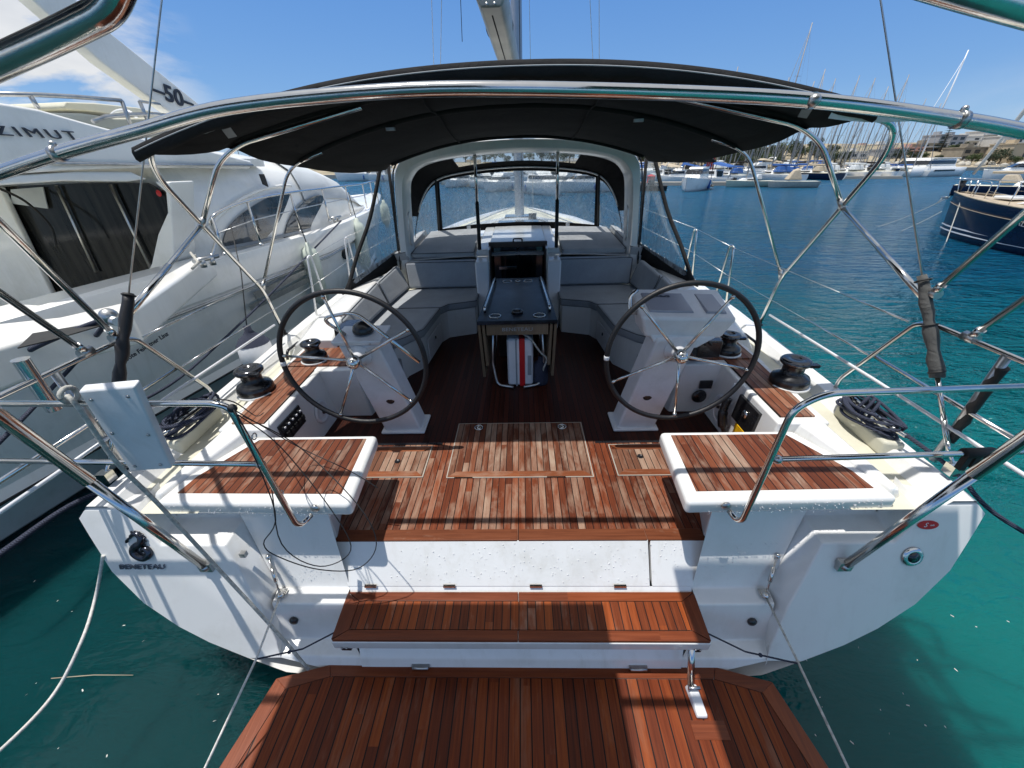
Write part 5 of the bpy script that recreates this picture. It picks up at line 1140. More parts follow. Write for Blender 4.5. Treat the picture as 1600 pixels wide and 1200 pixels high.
protos={'s_blue':sailboat('motor_white'),'s_white':sailboat('motor_white',cover='mesh_cover',L=12,mast=14.5),'s_navy':sailboat('navy',cover='sand_canvas',L=12,mast=14.5),'s_dark':sailboat('motor_white',cover='canvas_edge',L=10,mast=12.5),'s_green':sailboat('pale_green',cover='mesh_cover',L=9,H=1.0,mast=11),
 's_tall':sailboat('motor_white',cover='blue_canvas',L=12.5,H=1.2,mast=19.5),
 'm_fly':motorboat('motor_white',L=12,H=1.5),'m_blk':motorboat('motor_white',L=7.5,H=1.0,fly=False,top='canvas_edge'),'m_small':motorboat('motor_white',L=8,H=1.0,fly=False,top='blue_canvas'),'m_mid':motorboat('motor_white',L=10,H=1.3,top='sand_canvas')}
used=set()
def place(kind,u,v,deg,label,group='boats moored across the harbour',k=1.0):
    src=protos[kind]
    if kind not in used: used.add(kind); o=src
    else:
        o=src.copy(); COL.objects.link(o)
        for c in src.children:
            d=c.copy(); COL.objects.link(d); d.parent=o
    o.location=WP(u,v); o.rotation_euler=(0,0,math.radians(deg)); o.scale=(k,k,k)
    for q in ('label','category','group'):
        if q in o: del o[q]
    return tag(o,label,'sailboat' if kind[0]=='s' else 'motorboat',group)
# ================================================================== THE NAVY SAILING YACHT ON THE RIGHT
nv=empty('navy_sailing_yacht'); NB=WP(1478,363); ax=V((.03,1,0)).normalized(); L=13.5
nv.location=NB-ax*(L/2)+V((-.50,0,0)); nv.rotation_euler=(0,0,-math.atan2(ax.x,ax.y)); tag(nv,'dark navy sailing yacht with weathered teak deck and furled white headsail on the right','sailing yacht')
NVM=Matrix.Translation(nv.location)@nv.rotation_euler.to_matrix().to_4x4(); NVI=NVM.inverted()
n=19; pts=[];dk=[];bw=[]
M['old_teak']=simple('old_teak',(.40,.33,.24),.7,var=.15,nscale=9)
def nb(t): return 2.0*(.82+.18*math.sin(min(1,t/.5)*PI/2)) if t<.5 else 2.0*max(0.008,1-((t-.5)/.5)**2.3)
for i in range(n):
    t=i/(n-1); y=-L/2+L*t; b=nb(t); z=1.22+.38*max(0,t-.35)**1.4/.55
    r=[(b,y,z+.05),(b,y,z),(b*.99,y,z-.30),(b*.97,y,z-.33),(b*.92,y,.42),(b*.915,y,.37),(b*.90,y,.26),(b*.89,y,.21),(b*.8,y,-.1),(b*.4,y,-.5)]
    if t>.9: r=[(x,yy-(z-zz)*.16*(t-.9)*10,zz) for x,yy,zz in r]
    pts+=r+[(-x,yy,zz) for x,yy,zz in reversed(r)]; dk+=[(-b*.985,y,z),(0,y,z+.07),(b*.985,y,z)]
h=MB().grid(pts,n,20); h.add(pts[:20],[tuple(range(20))]); h.build('hull','navy',nv); MB().grid(dk,n,3).build('teak_deck','old_teak',nv)
for s in (1,-1):
    for z0,nm in ((.40,'white_stripe'),(.24,'white_stripe')):
        MB().grid([(s*(nb(i/(n-1))*(.905 if z0>.3 else .888)+.022),-L/2+L*i/(n-1)-(.9*.16*(i/(n-1)-.9)*10 if i/(n-1)>.9 else 0),z0+dzz) for i in range(n) for dzz in (0,.05)],n,2).build(nm,'white_plastic',nv)
    MB().tube([(s*(nb(i/(n-1))*.985+.02),-L/2+L*i/(n-1)-(.04 if i==n-1 else 0),1.22+.38*max(0,i/(n-1)-.35)**1.4/.55-.32) for i in range(n)],.010,5).build('gold_line','old_teak',nv)
    MB().tube([(s*nb(i/(n-1)),-L/2+L*i/(n-1),1.30+.38*max(0,i/(n-1)-.35)**1.4/.55) for i in range(n)],.035,6).build('toe_rail','old_teak',nv)
bow=V((0,L/2,1.50)); 
MB().hexa([(-1.0,-4,1.3),(1.0,-4,1.3),(.75,3.6,1.45),(-.75,3.6,1.45)],[(-.85,-3.6,1.85),(.85,-3.6,1.85),(.6,2.6,1.72),(-.6,2.6,1.72)]).build('coach_roof','motor_white',nv,bevel=.08)
MB().box((-.5,3.9,1.55),(.5,4.6,1.66)).build('fore_hatch','motor_white',nv,bevel=.03)
MB().tube([(0,1.0,1.6),(0,1.0,19)],[.12,.09],12).build('mast','mast_alu',nv)
fs=[bow+V((0,-.15,.1)),V((0,1.1,18.3))]; p=[fs[0].lerp(fs[1],.045+.9*i/30) for i in range(31)]
MB().tube(p,[.045+.035*min(1,i/6)*(1-.4*i/30)+.006*math.sin(i*2.2) for i in range(31)],10).build('furled_headsail','white_rope',nv)
MB().lathe([(0,0),(.14,0),(.15,.05),(.10,.09),(.10,.20),(.14,.24),(0,.25)],fs[0]+V((0,.0,.28)),n=16).tube([fs[0],fs[0]+V((0,-.1,.5))],.03,6).build('furler_drum','black_plastic',nv)
pul=MB()
for s in (1,-1):
    pul.tube(fil([(s*.55,L/2-1.9,1.50),(s*.55,L/2-1.9,2.12),(s*.30,L/2-.5,2.18),(s*.22,L/2+.1,2.18),(0,L/2+.15,2.18)],.15),.018,8).tube([(s*.20,L/2-.35,1.55),(s*.24,L/2-.2,2.18)],.018,8).tube([(s*.45,L/2-1.2,1.52),(s*.43,L/2-1.2,2.14)],.018,8)
pul.build('pulpit','steel',nv)
rl=MB()
for s in (1,-1):
    for k in range(6):
        y=L/2-1.9-2.0*k; t=(y+L/2)/L; b=nb(t)*.95; rl.tube([(s*b,y,1.4),(s*b*.99,y,2.08)],.014,6)
    pp=[(s*.55,L/2-1.9,2.1)]+[(s*nb((L/2-1.9-2.0*k+L/2)/L)*.94,L/2-1.9-2.0*k,2.06) for k in range(1,6)]
    rl.tube(pp,.008,5).tube([(a,b,c-.3) for a,b,c in pp],.007,5)
rl.build('guard_rail','steel',nv)
MB().tube([(-.2,L/2+.02,1.45),(-.12,L/2+.35,1.42)],.035,8).tube([(-.12,L/2+.30,1.42),(-.20,L/2+.34,1.2)],.03,6).build('bow_anchor','steel_dull',nv)
def nvt(body,u,v,size,sx):
    t=.93 if u<1560 else .80
    pr=[]
    for du in (-12,12):
        w=ray(u+du,v+du*.28,True); o=NVI@CW; d=NVI.to_3x3()@w; r=-nb(t)*.97-.02
        for _ in range(8):
            k=(r-o.x)/d.x; q=o+d*k; r=-nb(min(.999,max(0,(q.y+L/2)/L)))*.985-.015
        pr.append(q)
    return text(body,size,'grey_canvas',frame((pr[0]+pr[1])/2,pr[1]-pr[0],(0,0,1)),nv,sx=sx,depth=.004)
nvt('Z-137',1499,322,.16,1.0); nvt('CALYPSO',1606,352,.26,1.2)
def wline(a,b,sag,mat,r,label,group):
    a=V(a);b=V(b); p=[a.lerp(b,i/16)-V((0,0,sag*4*(i/16)*(1-i/16))) for i in range(17)]
    o=MB().tube(p,r,6).build('mooring_line',mat,None,loc=tuple(a)); return tag(o,label,'mooring line',group)
bw_=NVM@(bow+V((-.12,.0,-.02)))
e=P(1360,356,z=.02,w=True); wline(bw_,WP(1366,356,z=-.05),.12,'old_rope',.014,'upper pale rope running left from the navy yacht bow to the water','bow lines of the navy yacht')
wline(P(1472,330,y=bw_.y,w=True),WP(1405,362,z=-.05),.05,'old_rope',.016,'lower short rope from the navy yacht stem down to the water','bow lines of the navy yacht')
wline(NVM@V((-.55,L/2-1.0,1.5)),WP(1477,382,z=-.1),.0,'old_rope',.018,'pale rope dropping from the navy yacht foredeck straight into the water','bow lines of the navy yacht')
# ================================================================== HARBOUR BOATS
G1='boats moored across the harbour'
L_=[('m_blk',1084,297,145,'small white motorboat with a black bimini at the pontoon end',G1,1.15),
 ('s_green',1168,292,95,'pale green hulled sailboat lying broadside at the pontoon',G1,.72),
 ('m_small',1112,287,30,'white motorboat with a blue top behind the black bimini boat',G1,.9),
 ('s_blue',1138,283,10,'sailboat with a blue boom cover, first beyond the pontoon',G1,.95),
 ('s_dark',1205,282,20,'sailboat with a dark sprayhood between the green hull and the launch',G1,.95),
 ('s_blue',1228,283,-15,'sailboat with blue canvas right behind the weathered launch',G1,1),
 ('s_navy',1262,280,15,'navy hulled sailboat with a sand coloured sail cover',G1,1),
 ('s_white',1290,279,-20,'white sailboat with grey covers left of the curved bimini tube',G1,1.05),
 ('s_white',1318,278,10,'white sailboat seen between the bimini tubes',G1,1.05),
 ('s_dark',1342,278,30,'sailboat with a dark sprayhood right of the bimini tubes',G1,1.1),
 ('s_white',1362,277,-10,'white sailboat just left of the long white catamaran',G1,1.1),
 ('s_blue',1245,277,25,'white sailboat with blue covers in the second row above the weathered launch',G1,1.0),
 ('m_mid',1180,278,90,'white motor cruiser in the second row behind the green hull',G1,1.0),
 ('m_small',1060,286,70,'white motorboat beside the red hut on the quay',G1,.9),
 ('m_mid',1035,283,20,'white motor cruiser farthest left beyond the sprayhood',G1,.8),
 ('s_dark',1305,276,-30,'white sailboat with a dark sprayhood in the second row beside the bimini tube joint',G1,1.0)]
for a in L_: place(a[0],a[1],a[2],a[3],a[4],a[5],a[6])
G2='boats seen through the sprayhood window'
GW=[('m_mid',700,286,100,'white cruiser lying broadside at the far left of the window',.8),('m_small',772,290,60,'small white motorboat low between the yachts left of the mast',1.0),('m_fly',826,290,110,'white motor yacht in the rear row right behind the mast',.8),('m_fly',893,288,80,'white motor yacht in the rear row left of the right pole',.8),('m_mid',738,282,95,'white cruiser in the rear row left of the left pole',.9)]
for k,u,v,d,lb,s in GW: place(k,u,v,d,lb,'boats seen through the sprayhood window',s)
for i,(k,u,v,d,lb,s) in enumerate((('m_fly',722,292,140,'white motor yacht at the left end of the sprayhood window',.6),('m_mid',758,294,215,'white motor cruiser second from the left in the window',.7),('m_fly',782,298,150,'white motor yacht just left of the mast in the window',.65),('m_fly',845,303,205,'large white motor yacht just right of the mast in the window',.75),('m_mid',880,298,145,'white motor cruiser between the mast and the right pole',.7),('m_fly',912,300,100,'white motor yacht lying broadside at the right of the window',.7),('s_white',745,284,20,'white sailboat behind the cruisers at the left of the window',.9),('s_dark',868,285,-10,'sailboat behind the yachts right of the mast in the window',.9))):
    place(k,u,v,d,lb,G2,s)
G3='boats moored beyond the motor yacht bow'
for k,u,v,d,lb,s in (('m_mid',598,283,80,'white cruiser beyond the motor yacht bow, nearer the arch',1.0),('m_fly',566,283,90,'white motor yacht glimpsed over the neighbouring yacht bow',1.0),('s_white',610,280,70,'sailboat glimpsed left of the sprayhood arch',.9)): place(k,u,v,d,lb,G3,s)
# far rows of masts: individual sailboats behind
r=random.Random(11); G4='sailboats in the far rows of masts'
for i in range(58):
    u=1003+i*7.2+r.uniform(-5,5); v=r.uniform(271.5,276.5)+ (1.5 if u<1100 else 0)
    place(('s_white','s_blue','s_dark','s_navy')[i%4],u,v,r.choice((0,180))+r.uniform(-25,25),'one of the many white sailboats packed in the far rows below the hillside',G4,r.uniform(.85,1.35) if u<1270 else r.uniform(.7,1.0))
for u,v in ((330,250),(345,252),(418,250),(380,252),(603,262),(585,262),(697,274),(930,272),(905,272)):
    place(('s_white','s_dark')[int(u)%2],u,274 if u>500 else 277,r.uniform(-30,30),'distant sailboat whose mast shows over the boats and canopy',"distant sailboats behind the left hand boats",1.25 if u<500 else 1.0)
place('s_tall',1205,284,5,'tall masted white sailboat whose masthead rises above the black bimini on the right',G1,1.0)
place('s_navy',1606,309,215,'small dark sailboat moored behind the navy yacht at the right edge',G1,.8)
place('m_small',1592,281,60,'white motorboat at the right edge beyond the navy yacht',G1,1.2)
# weathered launch with covered console
lo=WP(1234,293); la=empty('weathered_launch',tuple(lo),(0,0,math.radians(92))); tag(la,'low weathered work launch with a covered console, right of the green sailboat','launch',G1)
hullmesh(6.2,2.3,.72,'grey_hull',la,sheer=.1,deckmat='grey_hull',trans=.9)
MB().hexa([(-.6,-1,.9),(.6,-1,.9),(.5,.9,.9),(-.5,.9,.9)],[(-.3,-.5,2.1),(.25,-.5,2.3),(.2,.2,2.0),(-.3,.2,2.0)]).build('console_cover','sand_canvas',la,bevel=.15)
# dark tender by the pontoon
te=empty('dark_tender',tuple(WP(1012,298)),(0,0,math.radians(80))); tag(te,'small dark inflatable tender at the left end of the pontoon','tender',G1)
hullmesh(4.2,1.9,.55,'black_plastic',te,deckmat='rubber'); MB().box((-.3,-.6,.5),(.3,.1,1.2)).build('console','black_plastic',te,bevel=.08)
# catamaran
cat=empty('catamaran',tuple(WP(1432,275.5)),(0,0,math.radians(112))); tag(cat,'long low white catamaran with dark window band moored stern to on the right','catamaran',G1)
for s in (1,-1):
    c=empty('hull_group',(s*3.2,0,0),parent=cat); 
    bpy.data.objects.remove(c)
    pts=[]
    for i in range(9):
        t=i/8; y=-8+17*t; b=.95*(1 if t<.5 else max(.02,1-((t-.5)/.5)**2)); z=1.7+.25*t
        pts+=[(s*3.2+b,y,z),(s*3.2+b*.9,y,.7),(s*3.2+b*.7,y,-.2),(s*3.2-b*.7,y,-.2),(s*3.2-b*.9,y,.7),(s*3.2-b,y,z)]
    MB().grid(pts,9,6,closed=True).add(pts[:6],[tuple(range(6))]).build('hull','motor_white',cat)
    MB().box((min(s*4.1,s*4.17),-4,1.0),(max(s*4.1,s*4.17),3,1.3)).build('hull_window','dark_glass',cat)
MB().box((-3.2,-6,1.5),(3.2,5,1.9)).hexa([(-3,-6,1.9),(3,-6,1.9),(2.6,3.4,1.9),(-2.6,3.4,1.9)],[(-2.8,-6,3.3),(2.8,-6,3.3),(2.2,2.0,3.3),(-2.2,2.0,3.3)]).build('bridge_deck','motor_white',cat,bevel=.1)
MB().hexa([(-3.03,-5.5,2.3),(3.03,-5.5,2.3),(2.7,3.3,2.3),(-2.7,3.3,2.3)],[(-2.95,-5.5,2.95),(2.95,-5.5,2.95),(2.45,2.6,2.95),(-2.45,2.6,2.95)]).build('window_band','dark_glass',cat)
MB().box((-2.9,-7.2,3.3),(2.9,1.5,3.45)).build('hard_top','motor_white',cat,bevel=.05)
MB().tube([(0,1.5,3.3),(0,1.5,21)],[.15,.1],8).tube([(0,1.5,20),(0,8.5,1.9)],.05,5).build('mast','white_plastic',cat)
# pontoon and quay
def pontoon(u0,u1,v,wd,label):
    a=WP(u0,v);b=WP(u1,v); d=(b-a); n_=V((-d.y,d.x,0)).normalized()*wd
    o=MB().ext([a+V((0,0,-.2)),b+V((0,0,-.2)),b+n_+V((0,0,-.2)),a+n_+V((0,0,-.2))],(0,0,.65)).build('pontoon','quay_stone',None,loc=tuple(a)); return tag(o,label,'pontoon','floating pontoons of the marina')
M['quay_stone']=simple('quay_stone',(.42,.39,.33),.85,var=.2,nscale=.3,dirt=((.25,.22,.18),.15,.5))
pontoon(1000,1165,290,2.0,'pale pontoon left of the green hulled sailboat'); pontoon(1165,1410,279.5,2.0,'long low pontoon behind the row of sailboats on the right'); pontoon(690,940,289,2.0,'pontoon behind the yachts seen through the sprayhood')
hut=MB().box((-1,-1,0),(1,1,2.1)).hexa([(-1.2,-1.2,2.1),(1.2,-1.2,2.1),(1.2,1.2,2.1),(-1.2,1.2,2.1)],[(-.2,-.2,2.7),(.2,-.2,2.7),(.2,.2,2.7),(-.2,.2,2.7)]).build('kiosk','red',None); hut.scale=(.42,.42,.42); hut.location=WP(1016,286,z=.4); tag(hut,'small red kiosk on the quay left of the motorboats','kiosk')
cr=MB()
for x in (-.45,.45):
    for y in (-.45,.45): cr.tube([(x,y,0),(x*.6,y*.6,8)],.13,4)
for k in range(8): cr.tube([(-.45,-.45,k),(.45,-.45,k+1)],.04,4).tube([(.45,-.45,k),(-.45,-.45,k+1)],.04,4)
cr=cr.build('lattice_tower','orange_paint' if 'orange_paint' in M else 'red',None); cr.location=WP(1105,280,z=.3); tag(cr,'slim red lattice tower standing among the masts','tower')
# ================================================================== LAND
def sm(a,b,x): t=max(0,min(1,(x-a)/(b-a))); return t*t*(3-2*t)
def ys(x): return 128+.15*max(0,x)+6*math.sin(x*.021)
def hgt(x,y):
    d=y-ys(x)
    if d<0: return -1.0 if d<-1 else 1.0+d*2
    k=.30+.70*sm(50,175,x)
    return 1.0+k*(10.5*sm(3,95,d)+4*sm(95,500,d))+.9*k*noise.noise(V((x*.03,y*.03,0)))*sm(0,30,d)
gx=[-420+12*i for i in range(90)]; gy=[]
pts=[]
for x in gx:
    for j in range(40):
        dd=-2 if j==0 else (0 if j==1 else (j-1)**1.65*1.3)
        y=ys(x)+dd; pts.append((x,y,hgt(x,y)))
M['hill_earth']=simple('hill_earth',(.30,.25,.17),.95,var=.25,nscale=.05,dirt=((.09,.11,.05),.045,.8),bump=.4,bscale=.4)
tag(MB().grid(pts,len(gx),40).build('hillside','hill_earth',None),kind='structure')
q=MB()
for x in gx[:-1]: q.box((x,ys(x)-2.5,-1),(x+12.0,ys(x)+4,.95))
tag(q.build('quay','quay_stone',None),'long stone quay along the far shore','quay')
# rocks on the bank
rk_=MB(); r=random.Random(21)
for i in range(260):
    x=r.uniform(60,330); y=ys(x)+r.uniform(4,26); s=r.uniform(.5,1.8); rk_.ball((x,y,hgt(x,y)+.1*s),s,(1,.8,.55+.3*r.random()),6,4)
tag(rk_.build('bank_rocks','quay_stone',None,fix=False),kind='stuff',label='pale rocks scattered on the bank below the houses',cat='rocks')
# buildings
M['wall_white']=simple('wall_white',(.62,.60,.56),.8,var=.05,nscale=.2,dirt=((.4,.36,.3),.5,.35)); M['wall_grey']=simple('wall_grey',(.36,.36,.37),.8,var=.08,nscale=.2)
M['wall_cream']=simple('wall_cream',(.52,.43,.30),.8,var=.08,nscale=.2); M['wall_stone']=simple('wall_stone',(.30,.26,.20),.9,var=.2,nscale=.6); M['wall_pink']=simple('wall_pink',(.55,.36,.28),.8)
M['roof_tile']=simple('roof_tile',(.50,.17,.08),.8,var=.2,nscale=1); M['pane']=simple('window_pane',(.03,.04,.05),.15,var=.4)
wmesh={}
def building(u0,u1,vt,y,wall,fl,label,nb_=None,roof='flat',balc=True,depth=9):
    a=WP(u0,vt,y=y); b=WP(u1,vt,y=y); x0,x1,zt=a.x,b.x,(a.z+b.z)/2; zb=min(hgt(x0,y),hgt(x1,y))-1.5; cx=(x0+x1)/2; W=x1-x0
    e=empty('building',(cx,y,zb)); H=zt-zb-(1.4 if roof=='tile' else 0); e['label']=label; e['category']='building'; e['group']='houses and flats along the hillside'
    MB().box((-W/2,0,0),(W/2,depth,H)).build('walls',wall,e)
    if roof=='flat':
        p=MB().box((-W/2-.2,-.25,H),(W/2+.2,depth+.2,H+.35)).box((-W*.12,depth*.4,H+.35),(W*.1,depth*.75,H+1.6)); p.build('roof_parapet',wall,e)
    else: MB().add([(-W/2-.4,-.5,H),(W/2+.4,-.5,H),(W/2+.4,depth+.5,H),(-W/2-.4,depth+.5,H),(-W/2+1,depth/2,H+1.7),(W/2-1,depth/2,H+1.7)],[(0,1,5,4),(2,3,4,5),(1,2,5),(3,0,4),(0,3,2,1)]).build('roof','roof_tile',e)
    nb_=nb_ or max(2,int(W/3.2)); vis=H-1.5; fh=vis/fl
    bw=W/nb_; key=(round(bw,1),round(fh,1))
    if key not in wmesh:
        wmesh[key]=MB().box((-bw*.28,-.06,0),(bw*.28,.12,fh*.55)).build('window','pane',e).data; o0=[c for c in e.children if c.name.startswith('window')][-1]; bpy.data.objects.remove(o0)
    for f in range(fl):
        zf=1.5+f*fh
        for k in range(nb_):
            if (f*7+k*5+int(u0))%9==4: continue
            o=bpy.data.objects.new('window',wmesh[key]); COL.objects.link(o); o.parent=e; o.location=(-W/2+(k+.5)*bw,0,zf+fh*.18)
        if balc and (f+int(u0))%3!=0: MB().box((-W/2+.4,-1.3,zf+fh*.02),(W/2-.4,0,zf+fh*.07)).box((-W/2+.4,-1.32,zf+fh*.07),(W/2-.4,-1.26,zf+fh*.32)).build('balcony',wall if wall!='wall_stone' else 'wall_white',e)
    return e
BD=[(1471,1490,211,205,'wall_grey',3,'plain grey block beside the tall conifer'),(1489,1512,212,203,'wall_grey',3,'grey modern block with dark balconies'),
 (1511,1534,214,206,'wall_white',3,'white stepped block right of the grey balconies'),(1540,1574,205,212,'wall_white',4,'tall white block of flats with balconies behind the furled headsail'),
 (1572,1604,213,198,'wall_white',2,'low white building with a wide flat roof at the right edge'),(1508,1552,231,180,'wall_stone',2,'unfinished stone coloured building below the white flats'),
 (1560,1612,230,176,'wall_stone',2,'long brown terrace building below the right edge houses'),(1588,1620,225,170,'wall_cream',1,'small cream house with a red gable at the right edge'),
 (1440,1473,225,200,'wall_stone',2,'brown stone house left of the conifer'),(1420,1446,231,196,'wall_pink',2,'pinkish house with dark windows left of the stone house'),
 (1384,1420,234,190,'wall_grey',2,'grey low block behind the catamaran roof'),(1372,1402,226,225,'wall_white',2,'white house high behind the catamaran'),
 (1345,1372,229,220,'wall_pink',2,'pink house upper row, left of the catamaran'),(1330,1358,238,190,'wall_white',1,'long white low building above the catamaran bow'),
 (1300,1335,232,225,'wall_white',2,'white house with balconies above the far masts'),(1290,1312,240,195,'wall_cream',1,'small cream house between the bimini tubes'),
 (1262,1290,235,230,'wall_white',2,'white house left of the curved bimini tube'),(1232,1262,238,225,'wall_pink',1,'low pinkish house behind the masts'),
 (1205,1228,236,240,'wall_white',2,'white house right of the front bimini leg'),(1170,1196,240,230,'wall_cream',1,'low cream house under the bimini corner'),
 (1130,1160,242,235,'wall_cream',2,'cream apartment house with small windows'),(1092,1118,244,240,'wall_white',1,'white low house behind the red tower'),
 (960,1026,247,235,'wall_white',1,'long white building partly behind the arch'),(845,950,252,260,'wall_white',1,'long pale harbour building behind the boats in the window'),
 (690,790,254,262,'wall_cream',1,'long cream harbour building at the left of the window'),(540,600,257,258,'wall_stone',1,'stone building beyond the motor yacht bow'),(600,660,256,250,'wall_white',1,'white building hidden mostly by the arch leg')]
for b in BD: building(*b)
building(1030,1064,246,205,'wall_cream',1,'cream harbour house with a red tiled roof',roof='tile',balc=False)
# trees
M['leaf']=None
def leafmat(name,c1,c2):
    m,nt,b=new_mat(name); n_=NOISE(nt,OBJC(nt),.5,3); nt.links.new(RAMP(nt,n_,[(.35,c1),(.65,c2)]),b.inputs['Base Color']); b.inputs['Roughness'].default_value=.8; return m
M['leaf']=leafmat('leaf_green',(.035,.06,.018),(.09,.12,.035)); M['leaf_dark']=leafmat('leaf_dark',(.015,.032,.014),(.04,.06,.025)); M['bark']=simple('bark',(.12,.09,.06),.9)
def tree_mesh(seed,conifer=False):
    r=random.Random(seed); e=empty('tree'); t=MB()
    if conifer:
        t.tube([(0,0,0),(0,0,10)],[.35,.06],6).build('trunk','bark',e); c=MB()
        for k in range(11):
            z=1.8+k*.78; R=2.9*(1-k/12.5)
            for j in range(9):
                a=j*2*PI/9+k*.5; d=V((math.cos(a),math.sin(a),-.02))
                for q in range(9):
                    p=V((0,0,z))+d*R*(q+1)/9+V((r.uniform(-.2,.2),r.uniform(-.2,.2),.16*q/9)); s=.42*(1.15-q/10)
                    c.quad(*[p+V((r.uniform(-s,s),r.uniform(-s,s),r.uniform(-.14,.14))) for _ in range(4)])
        c.build('crown','leaf_dark',e,fix=False); return e
    t.tube([(0,0,0),(.2,.1,1.2),(.1,0,2.4)],[.28,.2,.12],6)
    for j in range(4): a=j*1.6; t.tube([(.1,0,1.6),(math.cos(a)*1.3,math.sin(a)*1.3,3.2)],[.12,.04],5)
    t.build('trunk','bark',e); c=MB()
    cl=[(r.uniform(-1.9,1.9),r.uniform(-1.5,1.5),r.uniform(1.6,4.2),r.uniform(.7,1.3)) for _ in range(13)]
    for x,y,z,R in cl:
        for _ in range(70):
            d=V((r.gauss(0,1),r.gauss(0,1),r.gauss(0,.8))).normalized()*R*r.uniform(.5,1.05); p=V((x,y,z))+d; s=.24
            c.quad(*[p+V((r.uniform(-s,s),r.uniform(-s,s),r.uniform(-s,s))) for _ in range(4)])
    c.build('crown',('leaf','leaf_dark')[seed%2],e,fix=False); return e
tp_=[tree_mesh(1),tree_mesh(2),tree_mesh(3)]; r=random.Random(4)
k=0
def put_tree(src,x,y,s,label,first):
    o=src
    if not first:
        o=src.copy(); COL.objects.link(o)
        for c in src.children: d=c.copy(); COL.objects.link(d); d.parent=o
    o.location=(x,y,hgt(x,y)-.2); o.scale=(s*r.uniform(.9,1.2),s,s*r.uniform(.85,1.1)); o.rotation_euler=(0,0,r.uniform(0,6)); tag(o,label,'tree','trees along the far shore and hillside')
TR=[(u,y) for u in range(1062,1215,9) for y in (150+((u*7)%40),)]+[(u,185+(u*3)%25) for u in range(1000,1300,11)]+[(1300,178),(1308,180),(1316,178),(1322,182),(1480,196),(1488,194),(1497,192),(1505,190),(1512,188),(1460,170),(1520,168),(1548,166),(1566,170),(1585,168),(1420,172),(1400,176),(1436,174)]+[(u,190+(u*5)%30) for u in range(545,660,13)]+[(u,200+(u*5)%30) for u in range(690,950,17)]
for i,(u,y) in enumerate(TR):
    p=WP(u+r.uniform(-4,4),250,y=y); lb='bushy green tree among the houses on the far shore' if y>172 else 'low dark green tree close behind the harbour quay'
    put_tree(tp_[i%3],p.x,y,r.uniform(.8,1.5)*(1.0 if u<1290 else .72),lb,i<3)
co_=tree_mesh(9,True); p=WP(1467,240,y=198); put_tree(co_,p.x,198,.98,'tall layered conifer standing above the houses left of the grey blocks',True)
# ================================================================== WATER, SKY, LIGHT
m,nt,b=new_mat('sea_water'); tc=nt.nodes.new('ShaderNodeTexCoord'); vec=tc.outputs['Object']; sep=ND(nt,'SeparateXYZ',{0:vec}).outputs
def MP(sc_,rot=0):
    mp=ND(nt,'Mapping',{'Vector':vec,'Scale':sc_,'Rotation':(0,0,rot)}); return mp.outputs[0]
n1=NOISE(nt,MP((1.0,2.1,1),.25),2.3,4,.6,.4); n2=NOISE(nt,MP((1,1.5,1),-.3),.45,3,.5,.3); n3=NOISE(nt,MP((1,1.7,1),.5),7.5,3,.55,.2)
big=NOISE(nt,MP((1,1,1)),.25,3,.5)
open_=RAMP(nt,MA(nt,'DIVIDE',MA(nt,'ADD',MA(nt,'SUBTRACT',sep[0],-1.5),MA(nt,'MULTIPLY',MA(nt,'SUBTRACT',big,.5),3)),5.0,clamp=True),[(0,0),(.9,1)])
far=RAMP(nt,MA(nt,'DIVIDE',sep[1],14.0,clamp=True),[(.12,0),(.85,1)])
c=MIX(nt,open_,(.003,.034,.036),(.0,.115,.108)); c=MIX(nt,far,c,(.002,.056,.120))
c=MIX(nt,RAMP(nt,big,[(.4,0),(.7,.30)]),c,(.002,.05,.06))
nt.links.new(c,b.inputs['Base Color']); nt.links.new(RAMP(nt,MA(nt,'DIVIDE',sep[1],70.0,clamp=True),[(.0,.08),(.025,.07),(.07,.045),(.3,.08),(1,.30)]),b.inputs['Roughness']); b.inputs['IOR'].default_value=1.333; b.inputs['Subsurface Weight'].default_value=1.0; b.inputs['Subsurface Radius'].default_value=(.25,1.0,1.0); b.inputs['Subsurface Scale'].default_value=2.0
calm=RAMP(nt,MA(nt,'DIVIDE',sep[1],14.0,clamp=True),[(.05,.013),(.16,.06),(.5,1)])
n4=NOISE(nt,MP((.55,1.9,1),.12),.95,3,.55,.6)
hh=MA(nt,'ADD',MA(nt,'ADD',MA(nt,'MULTIPLY',n1,.62),MA(nt,'MULTIPLY',n4,1.0)),MA(nt,'ADD',MA(nt,'MULTIPLY',n2,1.1),MA(nt,'MULTIPLY',n3,.12)))
bp=ND(nt,'Bump',{'Height':MA(nt,'MULTIPLY',MA(nt,'MULTIPLY',hh,calm),4.0),'Strength':1.0,'Distance':.42}); nt.links.new(bp.outputs[0],b.inputs['Normal'])
M['water']=m
def disc(R_,n_=64): return [(R_*math.cos(2*PI*i/n_),R_*math.sin(2*PI*i/n_),0) for i in range(n_)]
w=MB().add(disc(9000),[tuple(range(64))]); tag(w.build('water','water',None),kind='structure')
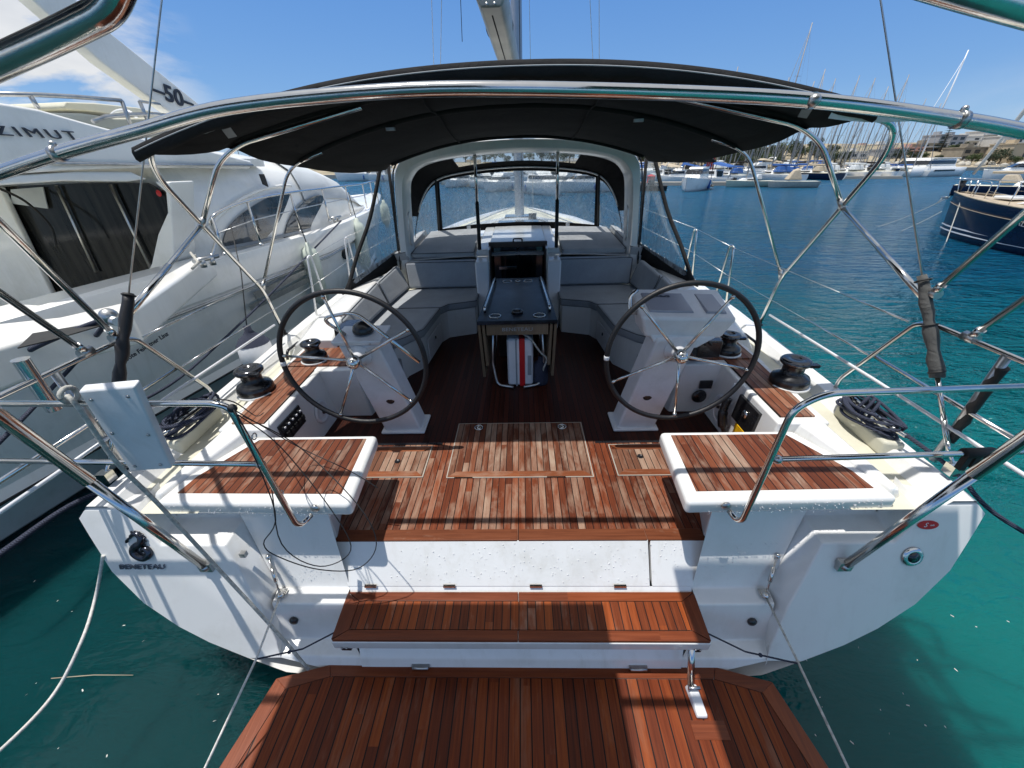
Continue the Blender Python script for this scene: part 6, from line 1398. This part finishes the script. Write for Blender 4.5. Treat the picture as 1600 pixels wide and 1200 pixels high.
# floating bits of weed and foam
fl=MB(); r=random.Random(8)
for i in range(42):
    u=r.choice((r.uniform(20,420),r.uniform(1230,1590))); v=r.uniform(900,1190); p=WP(u,v,z=.006); a=r.uniform(0,3); l=r.uniform(.004,.02)
    fl.quad(p,p+V((math.cos(a)*l,math.sin(a)*l,0)),p+V((math.cos(a)*l+.004,math.sin(a)*l+.004,0)),p+V((.003,.006,0)))
tag(fl.build('floating_specks','white_rope',None,fix=False),kind='stuff',label='small pale specks floating on the water by the stern',cat='debris')
p0=WP(80,1060,z=.008); p1=WP(208,1055,z=.008); o=MB().tube([p0,p0.lerp(p1,.5)+V((0,.01,0)),p1],.0025,5).build('floating_reed','old_teak',None,loc=tuple(p0)); tag(o,'thin yellowish reed floating on the dark water at lower left','reed')
wd=bpy.data.worlds.new("World"); sc.world=wd; wd.use_nodes=True; nt=wd.node_tree; bg=nt.nodes['Background']
EL=math.radians(77.5); 
sky=nt.nodes.new('ShaderNodeTexSky'); sky.sky_type='NISHITA'; sky.sun_disc=False; sky.sun_elevation=EL; sky.sun_rotation=math.radians(264); sky.air_density=1.1; sky.dust_density=.25; sky.ozone_density=2.2; sky.altitude=0
tcw=nt.nodes.new('ShaderNodeTexCoord'); sp=ND(nt,'SeparateXYZ',{0:tcw.outputs['Generated']}).outputs
mpv=ND(nt,'Mapping',{'Vector':tcw.outputs['Generated'],'Scale':(1,1,2.6)}).outputs[0]
cn=NOISE(nt,mpv,5.5,9,.58,.25)
reg=MA(nt,'MULTIPLY',RAMP(nt,MA(nt,'ADD',MA(nt,'MULTIPLY',sp[0],-.5),.5),[(.765,0),(.83,1)]),RAMP(nt,sp[2],[(.0,.8),(.1,1),(.24,.9),(.34,0)]))
reg2=MA(nt,'MULTIPLY',RAMP(nt,MA(nt,'ADD',MA(nt,'MULTIPLY',sp[0],.5),.5),[(.82,0),(.90,.55)]),RAMP(nt,sp[2],[(.02,0),(.07,1),(.14,0)]))
cf=MA(nt,'MULTIPLY',RAMP(nt,cn,[(.41,0),(.55,1)]),reg,clamp=True); cf2=MA(nt,'MULTIPLY',RAMP(nt,cn,[(.42,0),(.7,1)]),reg2)
cc=MIX(nt,NOISE(nt,mpv,9,5,.6),(3.4,3.6,3.9),(5.6,5.6,5.6))
hs=MIX(nt,1.0,ND(nt,'HueSaturation',{'Color':sky.outputs[0],'Saturation':1.25,'Value':1.0}).outputs[0],(.85,.95,1.05),'MULTIPLY')
gr=RAMP(nt,sp[2],[(0,(.165,.270,.435)),(.12,(.092,.19,.385)),(.34,(.055,.145,.36)),(.60,(.37,.39,.40)),(1,(.43,.435,.43))]); hs=MIX(nt,.8,hs,MIX(nt,1.0,gr,(10,10,10),'MULTIPLY'))  # stops above the frame whitened, an added unseen veil for neutral fill
colr=MIX(nt,MA(nt,'ADD',cf,cf2,clamp=True),hs,cc)
nt.links.new(colr,bg.inputs[0]); bg.inputs[1].default_value=.13
sl=bpy.data.lights.new('sun','SUN'); sl.energy=3.5; sl.angle=math.radians(.55); sl.color=(1.0,.965,.91)
so=bpy.data.objects.new('sun',sl); COL.objects.link(so); d=(HEEL.to_3x3()@V((.215,.02,-1))).normalized(); so.rotation_euler=d.to_track_quat('-Z','Y').to_euler(); so.location=(-4,0,20)
vs=sc.view_settings; sc.display_settings.display_device='sRGB'; vs.view_transform='Standard'; vs.look='None'; vs.exposure=.42; vs.gamma=1; vs.use_curve_mapping=False
sc.cycles.max_bounces=8; sc.cycles.transparent_max_bounces=16; sc.cycles.caustics_reflective=False; sc.cycles.caustics_refractive=False; sc.cycles.sample_clamp_indirect=6
sc.cycles.use_denoising=True
bpy.context.view_layer.update()
